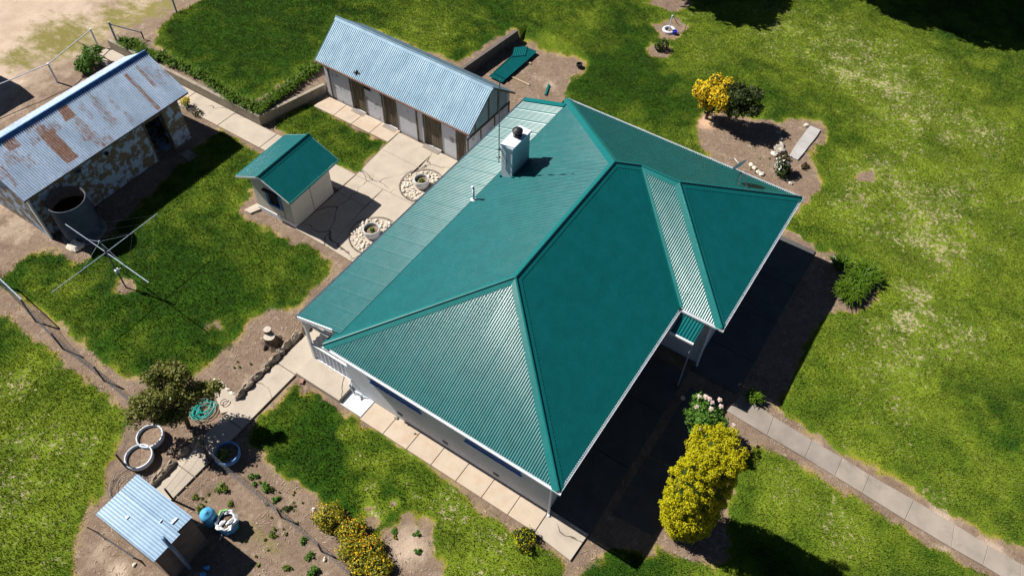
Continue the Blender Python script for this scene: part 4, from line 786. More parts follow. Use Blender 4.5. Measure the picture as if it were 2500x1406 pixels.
a, b = G(240,1300), G(345,1368); post_line('mesh_panel', 'dark mesh panel leaning beside the pump shed at lower left', 'mesh panel', [(a, a+Vn(-.1,.1,.55)), (b, b+Vn(-.1,.1,.35))], True, r=.02, cell=.06)
# white pipe fence by the road
e = post_line('pipe_fence', 'white painted pipe rail fence beside the dirt road at upper left', 'fence', [PB(140,201,1.12),PB(239,113,1.05),(G(-90,300),G(-90,300)+Vn(0,0,1.15))], False, r=.05, mat='potwhite')
A_, B_, C_ = [Vn(p[0].x,p[0].y,h) for p, h in ((PB(140,201,1),1.08),(PB(239,113,1),.98),((G(-90,300),0),1.1))]
MB().tube([A_, B_], .025, 7).build('rail', 'potwhite', e); MB().tube([A_, C_], .025, 7).build('rail', 'potwhite', e)
p1 = PB(289,110,1.35); e = empty('gate_post', p1[0], 'tall grey gate post with slanting brace and netting at the lawn corner', 'gate post')
MB().tube(p1, .055, 8).build('post', 'steel', e); bt = G(352,98); MB().tube([p1[1]-Vn(0,0,.12), Vn(bt.x,bt.y,.9)], .03, 7).build('brace', 'steel', e); MB().tube([Vn(bt.x,bt.y,.95), Vn(bt.x,bt.y,.5)], .035, 7).build('post', 'rustpost', e)
m = MB()
for i in range(14):
    t0 = i/13; a = p1[0].lerp(Vn(bt.x,bt.y,.5), t0); c = (p1[1]-Vn(0,0,.12)).lerp(Vn(bt.x,bt.y,.9), t0); m.tube([a, c], .003, 3, cap=False)
for i in range(9):
    t0 = i/8; m.tube([p1[0].lerp(p1[1]-Vn(0,0,.12), t0), Vn(bt.x,bt.y,.5+.4*t0)], .003, 3, cap=False)
m.build('netting', 'steel_dark', e)
p2 = PB(432,32,1.0); tag(MB().tube(p2, .05, 8).build('fence_post', 'steel', origin=p2[0]), 'lone pale metal post at the top edge of the upper lawn', 'post')
a = G(273,152,.05); b = G(189,101,.9); b = Vn(G(189,101,.9).x, G(189,101,.9).y, .9); tag(MB().tube([a,b], .035, 6).build('timber_pole', 'timber', origin=a), 'long pale timber pole leaning over the green shrub by the pipe fence', 'pole')
# ------------------------------------------------------------ rotary clothes line
cb = G(308,702); cl = empty('clothes_line', cb, 'four armed rotary clothes line with dark mast on the yard lawn', 'clothes line')
tp = Vn(-.98,19.75,2.08); MB().tube([cb, cb.lerp(tp,.55), tp, tp+Vn(.0,.03,.62)], .032, 8).build('mast', 'steel_dark', cl)
m = MB(); m.box((cb.x-.06,cb.y-.05,.95),(cb.x+.10,cb.y+.05,1.12)); m.tube([(cb.x+.06,cb.y,1.02),(cb.x+.22,cb.y+.04,1.0)], .012, 5); m.build('winder', 'potwhite', cl)
tips = [Vn(-.92,22.25,2.10),Vn(1.54,19.78,2.06),Vn(-1.08,17.2,2.12),Vn(-3.40,19.78,2.08)]
hub = tp+Vn(0,.03,.6); MB().lathe(hub, [(.03,-.05),(.06,0),(.02,.06)], 10).build('hub', 'steel', cl)
for t_ in tips:
    ar = MB().tube([tp, t_], .018, 7).build('arm', 'steel', cl); MB().tube([hub, tp.lerp(t_,.45)], .008, 5).build('stay', 'steel', cl)
for i in range(4):
    m = MB()
    for k in (.5,.72,.95): a, b = tp.lerp(tips[i],k), tp.lerp(tips[(i+1)%4],k); m.tube([a, (a+b)/2-Vn(0,0,.06), b], .0022, 4)
    m.build('line_wire', 'steel_dark', cl)
# ------------------------------------------------------------ rocks
def stone(name, label, cat, P, r, seed, mat, group, z=None):
    rr = random.Random(seed); m = MB(Matrix.Translation(P) @ Matrix.Rotation(rr.uniform(0,6.3), 4, 'Z')); m.rock((0,0,r*.32), (r*rr.uniform(.85,1.3), r*rr.uniform(.7,1), r*rr.uniform(.5,.75)), seed); o = m.build(name, mat, smooth=False, origin=P)
    return tag(o, label, cat, group)
protos = []
for i in range(7):
    m = MB(); m.rock((0,0,.03), (1,.78,.6), 100+i, 9, 6); me = m.build('river_stone', 'pebble', origin=(0,0,0)); protos.append(me)
def ring_stones(cx, cy, rx, pot_r, z, n, label, group, seed):
    rr = random.Random(seed); pts = []; tries = 0
    while len(pts) < n and tries < 9000:
        tries += 1; q = rr.uniform(0,2*pi); d = math.sqrt(rr.random())*rx; x, y = cx+d*math.cos(q), cy+d*math.sin(q)*.95; s = rr.uniform(.055,.10)
        if math.hypot(x-cx,y-cy) < pot_r+s or d > rx-s*.6: continue
        if all(math.hypot(x-a,y-b) > (s+c)*.86 for a,b,c in pts): pts.append((x,y,s))
    for k, (x,y,s) in enumerate(pts):
        src = protos[k % 7]; o = src.copy() if src.get('used') else src; src['used'] = 1
        if o is not src: COL.objects.link(o)
        if 'used' in o: pass
        o.location = (x,y,z+s*.3); o.rotation_euler = (rr.uniform(-.3,.3),rr.uniform(-.3,.3),rr.uniform(0,6.3)); o.scale = (s,s,s*rr.uniform(.8,1.1)); tag(o, label, 'stone', group)
def ring_edge(cx, cy, r, z, label):
    m = MB()
    for k in range(3): m.tube([(cx+(r+.02*k)*math.cos(q)+.02*math.sin(5*q+k), cy+(r*.95+.02*k)*math.sin(q)+.02*math.cos(4*q+k), z+.03+.02*k) for q in [2*pi*i/40 for i in range(41)]], .008, 4)
    tag(m.build('wire_edging', 'rustpost', origin=(cx,cy,z)), label, 'garden edging')
ring_stones(10.42,13.4,.98,.36,.05,75,'pale rounded river stone in the ring around the pot nearer the stable doors','river stones around the pot nearer the stable',5)
ring_stones(6.80,13.25,1.0,.38,.05,75,'pale rounded river stone in the ring around the pot nearer the small hut','river stones around the pot nearer the hut',6)
for p_ in protos:
    if 'used' in p_: del p_['used']
for o in COL.objects:
    if 'used' in o: del o['used']
ring_edge(10.42,13.4,1.03,.05,'thin curled wire edging round the stone ring nearer the stable'); ring_edge(6.8,13.25,1.05,.05,'thin curled wire edging round the stone ring nearer the hut')
def sprig(parent, c, r, n, size, mat='lf_green', h=.5, name='plant'): return np_mesh(name, leafcloud([(c[0],c[1],c[2]+r*h,r,r,r*.8)], n, size, .2, .5, .4, c[2]), None, 4, mat, parent)
def pot(cx, cy, z, r, h, label, mat, soilm='soil', plantn=0, group=None, lean=0):
    e = empty('plant_pot', (cx,cy,z), label, 'planter', group)
    MB().lathe((cx,cy,z), [(r*.80,0),(r*.97,h*.35),(r*1.02,h*.75),(r,h*.96),(r*.97,h),(r*.90,h),(r*.89,h*.9),(r*.88,h*.55)], 36, cap=False).build('rim', mat, e, smooth=True)
    MB().lathe((cx,cy,z), [(r*.885,h*.66),(r*.5,h*.66),(.01,h*.64)], 24, cap=False).build('soil', soilm, e)
    if plantn: sprig(e, (cx,cy,z+h*.62), plantn, 90, .05)
    return e
pot(10.42,13.4,.06,.34,.42,'white round tub with a seedling in the stone ring nearer the stable','pottub',plantn=.14)
pot(6.80,13.3,.06,.36,.42,'white round tub with a seedling in the stone ring nearer the hut','pottub',plantn=.15)
pot(-5.05,13.42,0,.46,.34,'white painted tyre planter nearer the olive tree','potwhite'); pot(-5.78,13.12,0,.47,.34,'white painted tyre planter nearer the pump shed','potwhite')
e = pot(-4.02,10.72,0,.44,.36,'blue painted tyre planter in the olive tree shade','potblue'); sprig(e,(-4.1,10.8,.2),.28,260,.05,'lf_lime')
# stone edging beside the side path
ED = [(762,790,.30,.16),(748,806,.24,.15),(722,826,.34,.17),(700,847,.30,.16),(687,862,.18,.14),(672,880,.34,.16),(650,902,.20,.15),(628,922,.30,.16),(606,945,.30,.15),(588,967,.24,.15),(484,1082,.30,.15),(452,1106,.28,.14),(418,1140,.22,.15),(398,1160,.32,.15),(380,1178,.28,.14)]
for i, (u, v, l_, w_) in enumerate(ED):
    P = G(u, v); tx = Matrix.Translation(P) @ Matrix.Rotation(.0+random.uniform(-.15,.15), 4, 'Z'); m = MB(tx); m.rock((0,0,.10), (l_*.95, .13, .17), 40+i, 12, 7)
    tag(m.build('edging_stone', 'stone_dark', origin=P), 'rough brown edging stone in the row between side path and dirt bed', 'edging stone', 'edging stones along the side path')
for i, (u, v) in enumerate([(528,930),(540,938),(549,944),(558,952),(568,961)]):
    P = G(u, v); m = MB(Matrix.Translation(P) @ Matrix.Rotation(-1.3, 4, 'Z')); m.rock((0,0,.04),(.14,.06,.07),60+i,8,5); tag(m.build('edging_stone', 'pebble', origin=P), 'small pale edging stone beside the path spur near the olive tree', 'edging stone', 'small edging stones at the path spur')
for i, (u, v, s, mt) in enumerate([(1902,368,.26,'stone'),(1890,378,.17,'pebble'),(1908,356,.15,'stone'),(1906,342,.13,'stone'),(1900,325,.12,'stone')]):
    stone('garden_rock', 'grey or tan rock in the short row beside the concrete pad', 'rock', G(u, v), s, 80+i, mt, 'rocks beside the concrete pad')
for i, (u, v) in enumerate([(1833,404),(1841,412),(1852,422),(1860,427),(1930,449),(1968,308)]): stone('small_rock', 'small cream rock scattered on the bare bed under the roof edge', 'rock', G(u, v), .12, 90+i, 'pebble', 'small rocks in the bare bed')
for i, (u, v, s, lb) in enumerate([(190,598,.34,'flat cream rock at the foot of the water tank'),(182,606,.26,'lower flat rock under the rock by the water tank')]): stone('flat_rock', lb, 'rock', G(u, v)+Vn(0,0,-.03), s, 97+i, 'pebble', None)
for i, (u, v, lb) in enumerate([(968,1022,'small brown rock lying on the house path'),(835,1180,'tiny pale stone on side lawn'),(793,1365,'white scrap stone in the vegetable bed'),(766,1243,'pale pebble beside the orange flower bush')][:1]+[(793,1365,'white scrap stone in the vegetable bed'),(766,1243,'pale pebble at the head of the flower bushes'),(328,1378,'pale upright stone near the pump shed wall')]): stone('loose_rock', lb, 'rock', G(u, v)+Vn(0,0,.05 if i==0 else 0), .07 if i else .08, 120+i, 'stone_dark' if i==0 else 'pebble', None)
P = G(738,928); m = MB(Matrix.Translation(P) @ Matrix.Rotation(.4,4,'Z')); m.box((-.16,-.08,-.02),(.1,.05,.07)); m.box((-.02,-.19,.0),(.22,-.09,.08)); tag(m.build('broken_brick', 'brickred', origin=P), 'reddish broken bricks lying at the corner of the side path', 'brick')
# ------------------------------------------------------------ stump
P = G(664,838); e = empty('tree_stump', P, 'charred tree stump with pale cut top in the dirt bed', 'tree stump')
def stumpshape(P, r, h, seed, roots):
    rr = random.Random(seed); n = 18; rings = []
    for i, (f, z) in enumerate([(1.7,-.02),(1.3,.06),(1.08,.2),(1.0,h*.6),(.96,h)]):
        rings.append([(P.x+r*f*(1+(.35*max(0,math.sin(roots*q+seed)) if i < 2 else .06*math.sin(3*q)))*math.cos(q), P.y+r*f*(1+(.35*max(0,math.sin(roots*q+seed)) if i < 2 else .06*math.sin(3*q)))*math.sin(q), z) for q in [2*pi*k/n for k in range(n)]])
    return rings, n
rings, n = stumpshape(P, .22, .48, 2, 3); m = MB(); m.add([p for r in rings for p in r], [(i*n+j, i*n+(j+1)%n, (i+1)*n+(j+1)%n, (i+1)*n+j) for i in range(4) for j in range(n)]); m.build('trunk', 'bark', e)
m = MB(); m.add([(x,y,z+.004) for x,y,z in rings[-1]], [tuple(range(n))]); m.build('cut_face', 'stumpcut', e)
m = MB(); c2 = P+Vn(.12,.17,0); m.lathe(c2, [(.2,0),(.15,.2),(.145,.66)], 14, cap=False); m.build('trunk', 'bark', e); m = MB(); m.lathe(c2, [(.145,.662),(.01,.664)], 14, cap=False); m.build('cut_face', 'stumpcut', e)
MB().tube([P+Vn(-.25,.05,.16), P+Vn(-.42,.02,.03)], .07, 7, r1=.03).build('root', 'bark', e); MB().tube([P+Vn(-.1,-.2,.16), P+Vn(-.16,-.42,.02)], .08, 7, r1=.03).build('root', 'bark', e)
# ------------------------------------------------------------ stacked green sheets, planks, trestle
A = [G(1276,112,.12), G(1308,128,.12), G(1226,202,.12), G(1194,187,.12)]
def sheetobj(c, ux, uy, z, lab, grp, tilt=0):
    m = MB(); U = (ux).normalized(); V = uy.normalized(); plane_panel(m, Vn(c.x,c.y,z), U, V, [(0,0),(ux.length,0),(ux.length,uy.length),(0,uy.length)], .1, .014, Vn(0,0,1), step=8); o = m.build('roof_sheet', 'teal', smooth=True, origin=(c.x,c.y,z)); tag(o, lab, 'roofing sheet', grp); return o
sheetobj(A[3], A[2]-A[3], A[0]-A[3], .12, 'teal corrugated roofing sheet lying flat at the bottom of the pile behind the stable', None)
c2 = A[3]+(A[0]-A[3])*.08+Vn(.05,-.06,0); sheetobj(c2, (A[2]-A[3])*.95, (A[0]-A[3])*.9+Vn(0,-.1,0), .16, 'upper teal roofing sheet set slightly askew on the pile', None)
d3 = A[3].lerp(A[0],.62); sheetobj(d3+Vn(0,-.1,0), Vn(.5,-.55,0), Vn(.75,.35,0), .20, 'short teal sheet offcut lying crosswise on the pile', None)
for (a, b, lb) in (((1247,186),(1292,207),'pale plank poking out from under the pile of teal sheets'),((1284,150),(1297,155),'short dark plank end under the far side of the sheet pile')):
    p, q = G(*a, .05), G(*b, .05); m = MB(); d = (q-p).normalized(); s = Vn(-d.y,d.x,0)*.05
    m.add([p-s-Vn(0,0,.04),p+s-Vn(0,0,.04),q+s-Vn(0,0,.04),q-s-Vn(0,0,.04),p-s,p+s,q+s,q-s], [(0,1,2,3),(7,6,5,4),(0,4,5,1),(1,5,6,2),(2,6,7,3),(3,7,4,0)]); tag(m.build('plank', 'timber', origin=p), lb, 'plank')
P = G(1336,220,.03); m = MB(Matrix.Translation(P) @ Matrix.Rotation(.35,4,'Z')); m.box((-.45,-.05,0),(.45,.05,.05)); tag(m.build('metal_offcut', 'teal_cap', origin=P), 'narrow teal metal offcut lying on the bare dirt', 'offcut')
P = G(1414,161,.1); m = MB(); m.lathe(P, [(.16,0),(.17,.12),(.13,.13),(.12,.03)], 14); tag(m.build('small_pot', 'black', origin=P), 'small black pot at the lawn edge past the dirt patch', 'pot')
# folded trestle at the stable end
P = G(789,229); e = empty('trestle', P, 'folded metal trestle ladder leaning at the left end of the stable', 'trestle')
for dx in (-.14,0,.14):
    MB().tube([P+Vn(-.3+dx,-.1,.05), P+Vn(.1+dx,.5,.32)], .022, 6).build('rail', 'steel', e)
for k in range(5):
    f = k/4; MB().tube([P+Vn(-.46+.4*f,-.1+.6*f,.06+.27*f), P+Vn(-.14+.4*f,-.1+.6*f,.06+.27*f)], .014, 5).build('rung', 'steel', e)
# ------------------------------------------------------------ hoses, coil of wire
def coil(name, mat, cx, cy, r, turns, z, rad, label, cat, seed, tail=None, ry_=.8):
    rr = random.Random(seed); pts = []
    for i in range(turns*18):
        q = 2*pi*i/18; k = int(i/18); a = .8+.35*math.sin(1.7*k+seed); pts.append((cx+r*a*math.cos(q)+.13*r*math.sin(q*.37+seed)+rr.uniform(-.02,.02), cy+r*ry_*a*math.sin(q)+.18*r*math.cos(q*.23), z+.02+.01*k+.008*math.sin(q*3)))
    if tail: pts += tail
    tag(MB().tube(pts, rad, 5).build(name, mat, origin=(cx,cy,z)), label, cat)
P = G(500,1000); coil('garden_hose', 'hose', P.x, P.y, .42, 7, .06, .014, 'tangled teal garden hose heaped beside the olive tree', 'hose', 3)
P = G(480,1007); coil('garden_hose', 'hose', P.x, P.y, .2, 4, .05, .014, 'short loop of teal hose half hidden under the olive tree', 'hose', 8)
P = G(552,985); coil('poly_pipe', 'blackhose', P.x, P.y, .25, 1, .1, .014, 'black pipe loop arching over the path near the teal hose', 'pipe', 4)
P = G(320,1185); coil('wire_coil', 'steel_dark', P.x, P.y, .62, 6, .02, .008, 'loose coil of grey wire behind the pump shed', 'wire coil', 6, ry_=1)
# ------------------------------------------------------------ clutter behind the pump shed
P = G(520,1275); e = empty('pressure_tank', P, 'faded blue domed pressure tank on legs in the vegetable bed', 'pressure tank')
m = MB(); m.lathe(P, [(.19,.15),(.245,.2),(.25,.62),(.235,.72),(.17,.80),(.05,.83),(.045,.85),(.01,.855)], 28, cap=False); m.build('vessel', 'plasticblue', e, smooth=True)
for k in range(3): q = 2*pi*k/3; MB().tube([P+Vn(.2*math.cos(q),.2*math.sin(q),0), P+Vn(.21*math.cos(q),.21*math.sin(q),.22)], .015, 5).build('leg', 'steel_dark', e)
MB().tube([P+Vn(-.23,.1,.3), P+Vn(-.42,.2,.3), P+Vn(-.55,.1,.02)], .014, 6).build('pipe', 'timber', e)
P = G(562,1285); e = empty('rubbish_bag', P, 'open blue and white bag of rubbish beside the domed pressure tank', 'bag')
def crumple(P, prof, seed, amp):
    rr = random.Random(seed); n = 26; vs = []
    for k, (r, z) in enumerate(prof):
        for j in range(n): q = 2*pi*j/n; f = 1+amp*math.sin(5*q+k*.8+seed)+amp*.7*math.sin(9*q-k)+rr.uniform(-amp,amp)*.5; vs.append(P+Vn(r*f*math.cos(q), r*f*math.sin(q), z+rr.uniform(-.02,.02)))
    return vs, [(i*n+j, i*n+(j+1)%n, (i+1)*n+(j+1)%n, (i+1)*n+j) for i in range(len(prof)-1) for j in range(n)]
m = MB(); m.add(*crumple(P, [(.26,0),(.32,.12),(.33,.32),(.32,.46)], 2, .05)); m.build('bag_side', 'plasticblue', e)
m = MB(); m.add(*crumple(P, [(.32,.46),(.36,.50),(.30,.56),(.24,.50)], 5, .09)); m.build('bag_mouth', 'plasticwhite', e)
m = MB(); m.add(*crumple(P, [(.26,.40),(.15,.44),(.02,.46)], 9, .15)); m.build('contents', 'soil', e)
m = MB(); m.tube([P+Vn(-.05,.28,.55), P+Vn(.12,.33,.60), P+Vn(.28,.2,.57)], .035, 6); m.build('bag_trim', 'lime', e)
m = MB(); m.rock((P.x+.05,P.y-.12,.50),(.14,.06,.05),3); m.rock((P.x-.12,P.y+.05,.50),(.10,.07,.04),4); m.build('scrap', 'plasticwhite', e)
a = G(543,1290); b = G(536,1318); tag(MB().tube([a+Vn(.1,0,.35), a+Vn(0,-.05,.4), a+Vn(-.1,-.15,.1), b], .014, 6).build('standpipe', 'potwhite', origin=a), 'bent white standpipe between pressure tank and bag', 'standpipe')
for k, (u, v, lb) in enumerate([(505,1385,'larger crumpled blue plastic scrap in the pump shed shadow'),(497,1402,'smaller crumpled blue plastic scrap at the bottom edge')]): stone('plastic_scrap', lb, 'scrap', G(u, v), .11, 140+k, 'plasticblue', None)
# sprinkler with white tyre and blue bucket
P = G(1633,76); e = empty('standpipe_tap', P, 'white standpipe with hose rising from a white tyre on the far lawn', 'standpipe')
m = MB(); m.tube([P+Vn(.30*math.cos(q),.30*math.sin(q),.06) for q in [2*pi*i/24 for i in range(25)]], .085, 8, cap=False); m.build('tyre', 'conc_white', e, smooth=True)
MB().tube([P, P+Vn(.05,0,.9), P+Vn(.12,-.02,.92)], .03, 7).build('pipe', 'potwhite', e); MB().tube([P+Vn(.12,-.02,.9), P+Vn(.2,-.3,.5), P+Vn(.4,-.4,.3), P+Vn(.55,-.75,.5), P+Vn(.3,-.8,.05)], .018, 6).build('hose', 'blackhose', e)
P = G(1646,84); tag(MB().lathe(P, [(.10,0),(.14,.2),(.13,.2),(.09,.02)], 16).build('bucket', 'deepblue', origin=P), 'deep blue bucket beside the white tyre', 'bucket')
P = G(2035,640); tag(MB().lathe(P, [(.12,0),(.13,.22),(.10,.24),(.02,.25)], 16).build('tap_cover', 'potwhite', origin=P), 'small white cover in the dirt beside the strappy plants', 'cover')
P = G(878,942); e = empty('white_hose', P+Vn(0,0,.1), 'bundle of white pipes curling down beside the painted step', 'hose')
for k in range(3): MB().tube([Vn(.56,8.96,.75-.05*k), Vn(.35-.03*k,8.9,.6), Vn(.30-.04*k,8.7-.05*k,.3), Vn(.40,8.55-.08*k,.12), Vn(.46,8.4-.08*k,.10)], .016, 6).build('pipe', 'potwhite', e)
# off-frame tin building casting the shadow at the upper left
e = empty('tin_building', (.8,39,0), 'tin outbuilding beyond the left edge whose shadow crosses the dirt road', 'outbuilding')
m = MB(); m.box((-5,36.6,0),(3.75,41,3.6)); m.build('wall', 'galv_dark', e); m = MB(); m.add([(-5.2,36.5,3.62),(3.9,36.5,3.62),(3.9,41.1,3.62),(-5.2,41.1,3.62),(-5.2,38.8,4.6),(3.9,38.8,4.6)], [(0,1,5,4),(2,3,4,5),(0,4,3),(1,2,5),(3,2,1,0)]); m.build('roof', 'galv_dark', e)
# ------------------------------------------------------------ trees and plants
def tree(name, label, cat, base, crown, n, size, mat, trunk=True, tr=.09, group=None, extra=(), **kw):
    e = empty(name, base, label, cat, group); base = Vector(base)
    if trunk:
        m = MB(); cs = [Vn(*b[:3]) for b in crown]; top = sum(cs, Vn(0,0,0))/len(cs)
        fork = base.lerp(top, .45); m.tube([base-Vn(0,0,.05), base.lerp(fork,.5)+Vn(.03,.02,0), fork], tr, 8, r1=tr*.7)
        for c in cs[:9]: m.tube([fork, fork.lerp(c,.5)+Vn(0,0,.08), c+(c-fork)*.25], tr*.5, 6, r1=tr*.12)
        m.build('trunk', 'bark', e)
    np_mesh('crown', leafcloud(crown, n, size, **kw), None, 4, mat, e)
    for (nm, bl, nn, sz, mt) in extra: tag(np_mesh(nm, leafcloud(bl, nn, sz, .85, .4, .6), None, 4, mt, e), kind='stuff')
    return e
def lumps(c, r, n, k, seed, flat=1.0):
    rr = random.Random(seed); L = [(c[0],c[1],c[2],r[0]*.72,r[1]*.72,r[2]*.72)]
    for i in range(n):
        a = rr.uniform(0,2*pi); z = rr.uniform(-.75,.95); s = math.sqrt(1-z*z*.9); q = k*rr.uniform(.7,1.2)
        L.append((c[0]+r[0]*.78*s*math.cos(a), c[1]+r[1]*.78*s*math.sin(a), c[2]+r[2]*.75*z, q, q, q*.8*flat))
    return L
# olive tree by the side path
cr = lumps((-3.95,13.0,2.05),(1.15,1.05,.95),22,.36,3)+lumps((-3.1,11.85,2.0),(.45,.4,.4),6,.24,4)+[(-3.2,12.6,1.6,.5,.5,.4),(-4.9,13.6,1.5,.5,.5,.4)]
tree('olive_tree', 'bushy olive green tree over the teal hose beside the side path', 'tree', (-4.0,12.75,0), cr, 15000, .055, 'lf_olive', shell=.35)
# golden conifer
e = empty('golden_conifer', (2.55,-3.45,0), 'tall column of dense golden conifer beside the front path', 'conifer')
MB().tube([(2.55,-3.45,-.1),(2.6,-3.42,5.0)], .12, 8, r1=.04).build('trunk', 'bark', e)
rr = random.Random(11); BL = []
def crad(z): return .99*(math.sin(pi*min(1,max(0,(z+.75)/6.55)))**.55) if z < 5.6 else .2
m = MB(); n = 26; prof = [.05,.5,1,1.6,2.3,3,3.7,4.4,4.9,5.2,5.4]; vs = [(2.55+.02*z+crad(z)*.72*math.cos(2*pi*j/n), -3.45+crad(z)*.72*math.sin(2*pi*j/n), z) for z in prof for j in range(n)]
m.add(vs, [(i*n+j, i*n+(j+1)%n, (i+1)*n+(j+1)%n, (i+1)*n+j) for i in range(len(prof)-1) for j in range(n)]+[tuple((len(prof)-1)*n+j for j in range(n))]); m.build('inner_foliage', 'lf_dark', e)
for i in range(620):
    z = rr.uniform(.12,5.4); a = rr.uniform(0,2*pi); R_ = crad(z)*(1+.06*math.sin(3*a+z*1.3)+.05*math.sin(5*a-2*z)); k = rr.uniform(.88,.99); q = rr.uniform(.06,.15)
    BL.append((2.55+.02*z+R_*k*.92*math.cos(a), -3.45+R_*k*.92*math.sin(a), z, q, q, q*1.15))
for i in range(60): a = rr.uniform(0,2*pi); d = math.sqrt(rr.random())*.8; BL.append((2.66+d*math.cos(a), -3.42+d*math.sin(a), 5.2+.35*(1-d*d), .16, .16, .14))
np_mesh('crown', leafcloud(BL, 62000, .025, .65, .35, .6, rnd=.45), None, 4, 'lf_gold', e)
tree('conifer_shoot', 'thin golden conifer shoot rising among the rose stems', 'shrub', (4.95,-2.75,0), [(5.0,-2.7,z,.11,.11,.2) for z in (.4,.8,1.2,1.5)], 700, .035, 'lf_gold', False)
# rose bush with pale blossoms
RC = G(1722,1015,1.55); cr = lumps((RC.x,RC.y,1.5),(.85,.8,.6),22,.26,9); e = tree('rose_bush', 'green rose bush with pale pink blooms at the end of the front path', 'rose bush', (RC.x,RC.y,0), cr, 4200, .055, 'lf_green', tr=.04, shell=.3)
rr = random.Random(4)
for (u, v, z) in [(1667,972,1.4),(1724,970,2.0),(1732,974,2.0),(1738,982,1.95),(1757,976,2.0),(1760,992,2.0),(1736,998,2.0),(1700,993,1.7),(1682,1030,1.5),(1693,1045,1.4),(1710,1048,1.5),(1790,1038,1.4),(1722,968,1.9),(1707,968,1.8)]:
    P = G(u, v, z); m = MB()
    for k in range(4): m.add(*crumple(P, [(.01+.018*k,.04-.01*k),(.028+.018*k,.045-.01*k)], k, .12))
    m.rock((P.x,P.y,P.z),(.045,.045,.035),int(u)); m.build('rose_bloom', 'fl_pink', e)
# yellow shrub and dark tree in the far bed
cr = [(22.35,4.9,1.35,.62,.55,.65),(22.1,4.35,1.6,.45,.4,.5),(22.2,5.3,1.5,.42,.4,.45),(21.9,4.0,1.5,.4,.35,.5),(22.4,4.6,.8,.5,.5,.6),(22.7,4.8,2.0,.3,.3,.3),(22.6,4.2,2.1,.25,.25,.35)]
e = tree('yellow_shrub', 'shrub covered in bright yellow blossom beside the dark round tree', 'shrub', (22.3,4.7,0), cr, 1700, .075, 'lf_dark', extra=[('blossom', [(a,b,c+.06,d*1.05,e_*1.05,f*1.05) for a,b,c,d,e_,f in cr[:4]+cr[5:]], 5200, .04, 'lf_yflower')])
cr = lumps((22.5,3.25,1.6),(.95,.95,.85),20,.34,15); tree('dark_tree', 'dark round leafy tree with short trunk behind the concrete pad', 'tree', (22.35,3.75,0), cr, 6500, .07, 'lf_dark', shell=.3)
# bronze plant at the pad
cr = [(20.75,.15,.45,.38,.38,.42),(20.6,.05,.25,.4,.35,.25)]; e = tree('bronze_plant', 'bronze and green leafy plant at the near end of the concrete pad', 'plant', (20.75,.1,0), cr, 900, .07, 'lf_dark', False, extra=[('dry_leaf', cr[:1], 90, .06, 'fl_white'),('bronze_leaf', [(20.85,.2,.7,.3,.3,.22)], 160, .06, 'lf_red')])
tree('small_weed', 'small dark weed beside the bronze plant', 'weed', G(1965,408), [(G(1965,408).x,G(1965,408).y,.05,.26,.2,.07)], 200, .05, 'lf_red', False)
# little shrub on the far lawn
P = G(1618,122); tree('young_shrub', 'tiny dark shrub in a bare circle on the far lawn', 'shrub', P, [(P.x,P.y,.35,.35,.35,.3),(P.x-.2,P.y+.2,.2,.25,.25,.2)], 420, .06, 'lf_dark', tr=.03)
# strappy clumps
def strappy(P, r, h, n, label, group=None, mat='lf_agap', cat='strappy plant', w0=.028):
    q = RNG.uniform(0, 2*pi, n); L = r*RNG.uniform(.55, 1.1, n); H = h*RNG.uniform(.5, 1.1, n); ox = RNG.normal(size=n)*r*.2; oy = RNG.normal(size=n)*r*.2; vs = []
    for a0, a1, k in ((0,.35,0),(.35,.7,1),(.7,1,2)):
        def at(f): return np.stack([P.x+ox+L*f*np.cos(q), P.y+oy+L*f*np.sin(q), P.z+H*(2.2*f-1.45*f*f)+.01], 1)
        sd_ = np.stack([-np.sin(q), np.cos(q), q*0], 1); wA, wB = w0*(1-.2*k), w0*(1-.2*(k+1)) if k < 2 else .003
        A, B = at(a0), at(a1); vs.append(np.stack([A-sd_*wA, A+sd_*wA, B+sd_*wB, B-sd_*wB], 1))
    V = np.concatenate(vs).reshape(-1, 3); o = np_mesh('strappy_plant', V, None, 4, mat, None, tuple(P)); return tag(o, label, cat, group)
for u, v, r, h, n, lb in [(2068,722,.62,.55,520,'strappy green clump at the lower end of the plant group east of the wing'),(2108,680,.62,.6,560,'large strappy green clump at the right side of the plant group'),(2085,700,.55,.6,460,'middle strappy green clump between the two larger ones'),(2048,650,.45,.5,260,'dark strappy clump beside the small white cover'),(1838,975,.36,.45,130,'small strappy plant at the shaded head of the front path')]:
    strappy(G(u, v), r, h, n, lb)
row = [(400,150),(418,160),(436,168),(455,177),(474,186),(494,196),(512,208),(528,219),(546,232),(562,244),(580,254),(598,262),(616,268),(632,276),(645,268),(656,258),(668,249),(682,240),(696,231),(710,220),(724,208),(738,197),(752,186),(766,176),(780,167)]
for i, (u, v) in enumerate(row):
    P = G(u, v, .5); strappy(P+Vn(.1 if i < 14 else 0, .06, 0), random.uniform(.36,.5), random.uniform(.34,.5), 95, 'strappy green border plant in the row behind the tan retaining wall', 'border plants behind the retaining wall', cat='border plant')
for i, (u, v) in enumerate([(305,110),(318,118),(332,112),(345,128),(362,138),(378,146)]):
    P = G(u, v); strappy(P, .42, .42, 130, 'dark strappy plant in the clump between gate post and shed roof', 'plants by the gate post', cat='border plant')
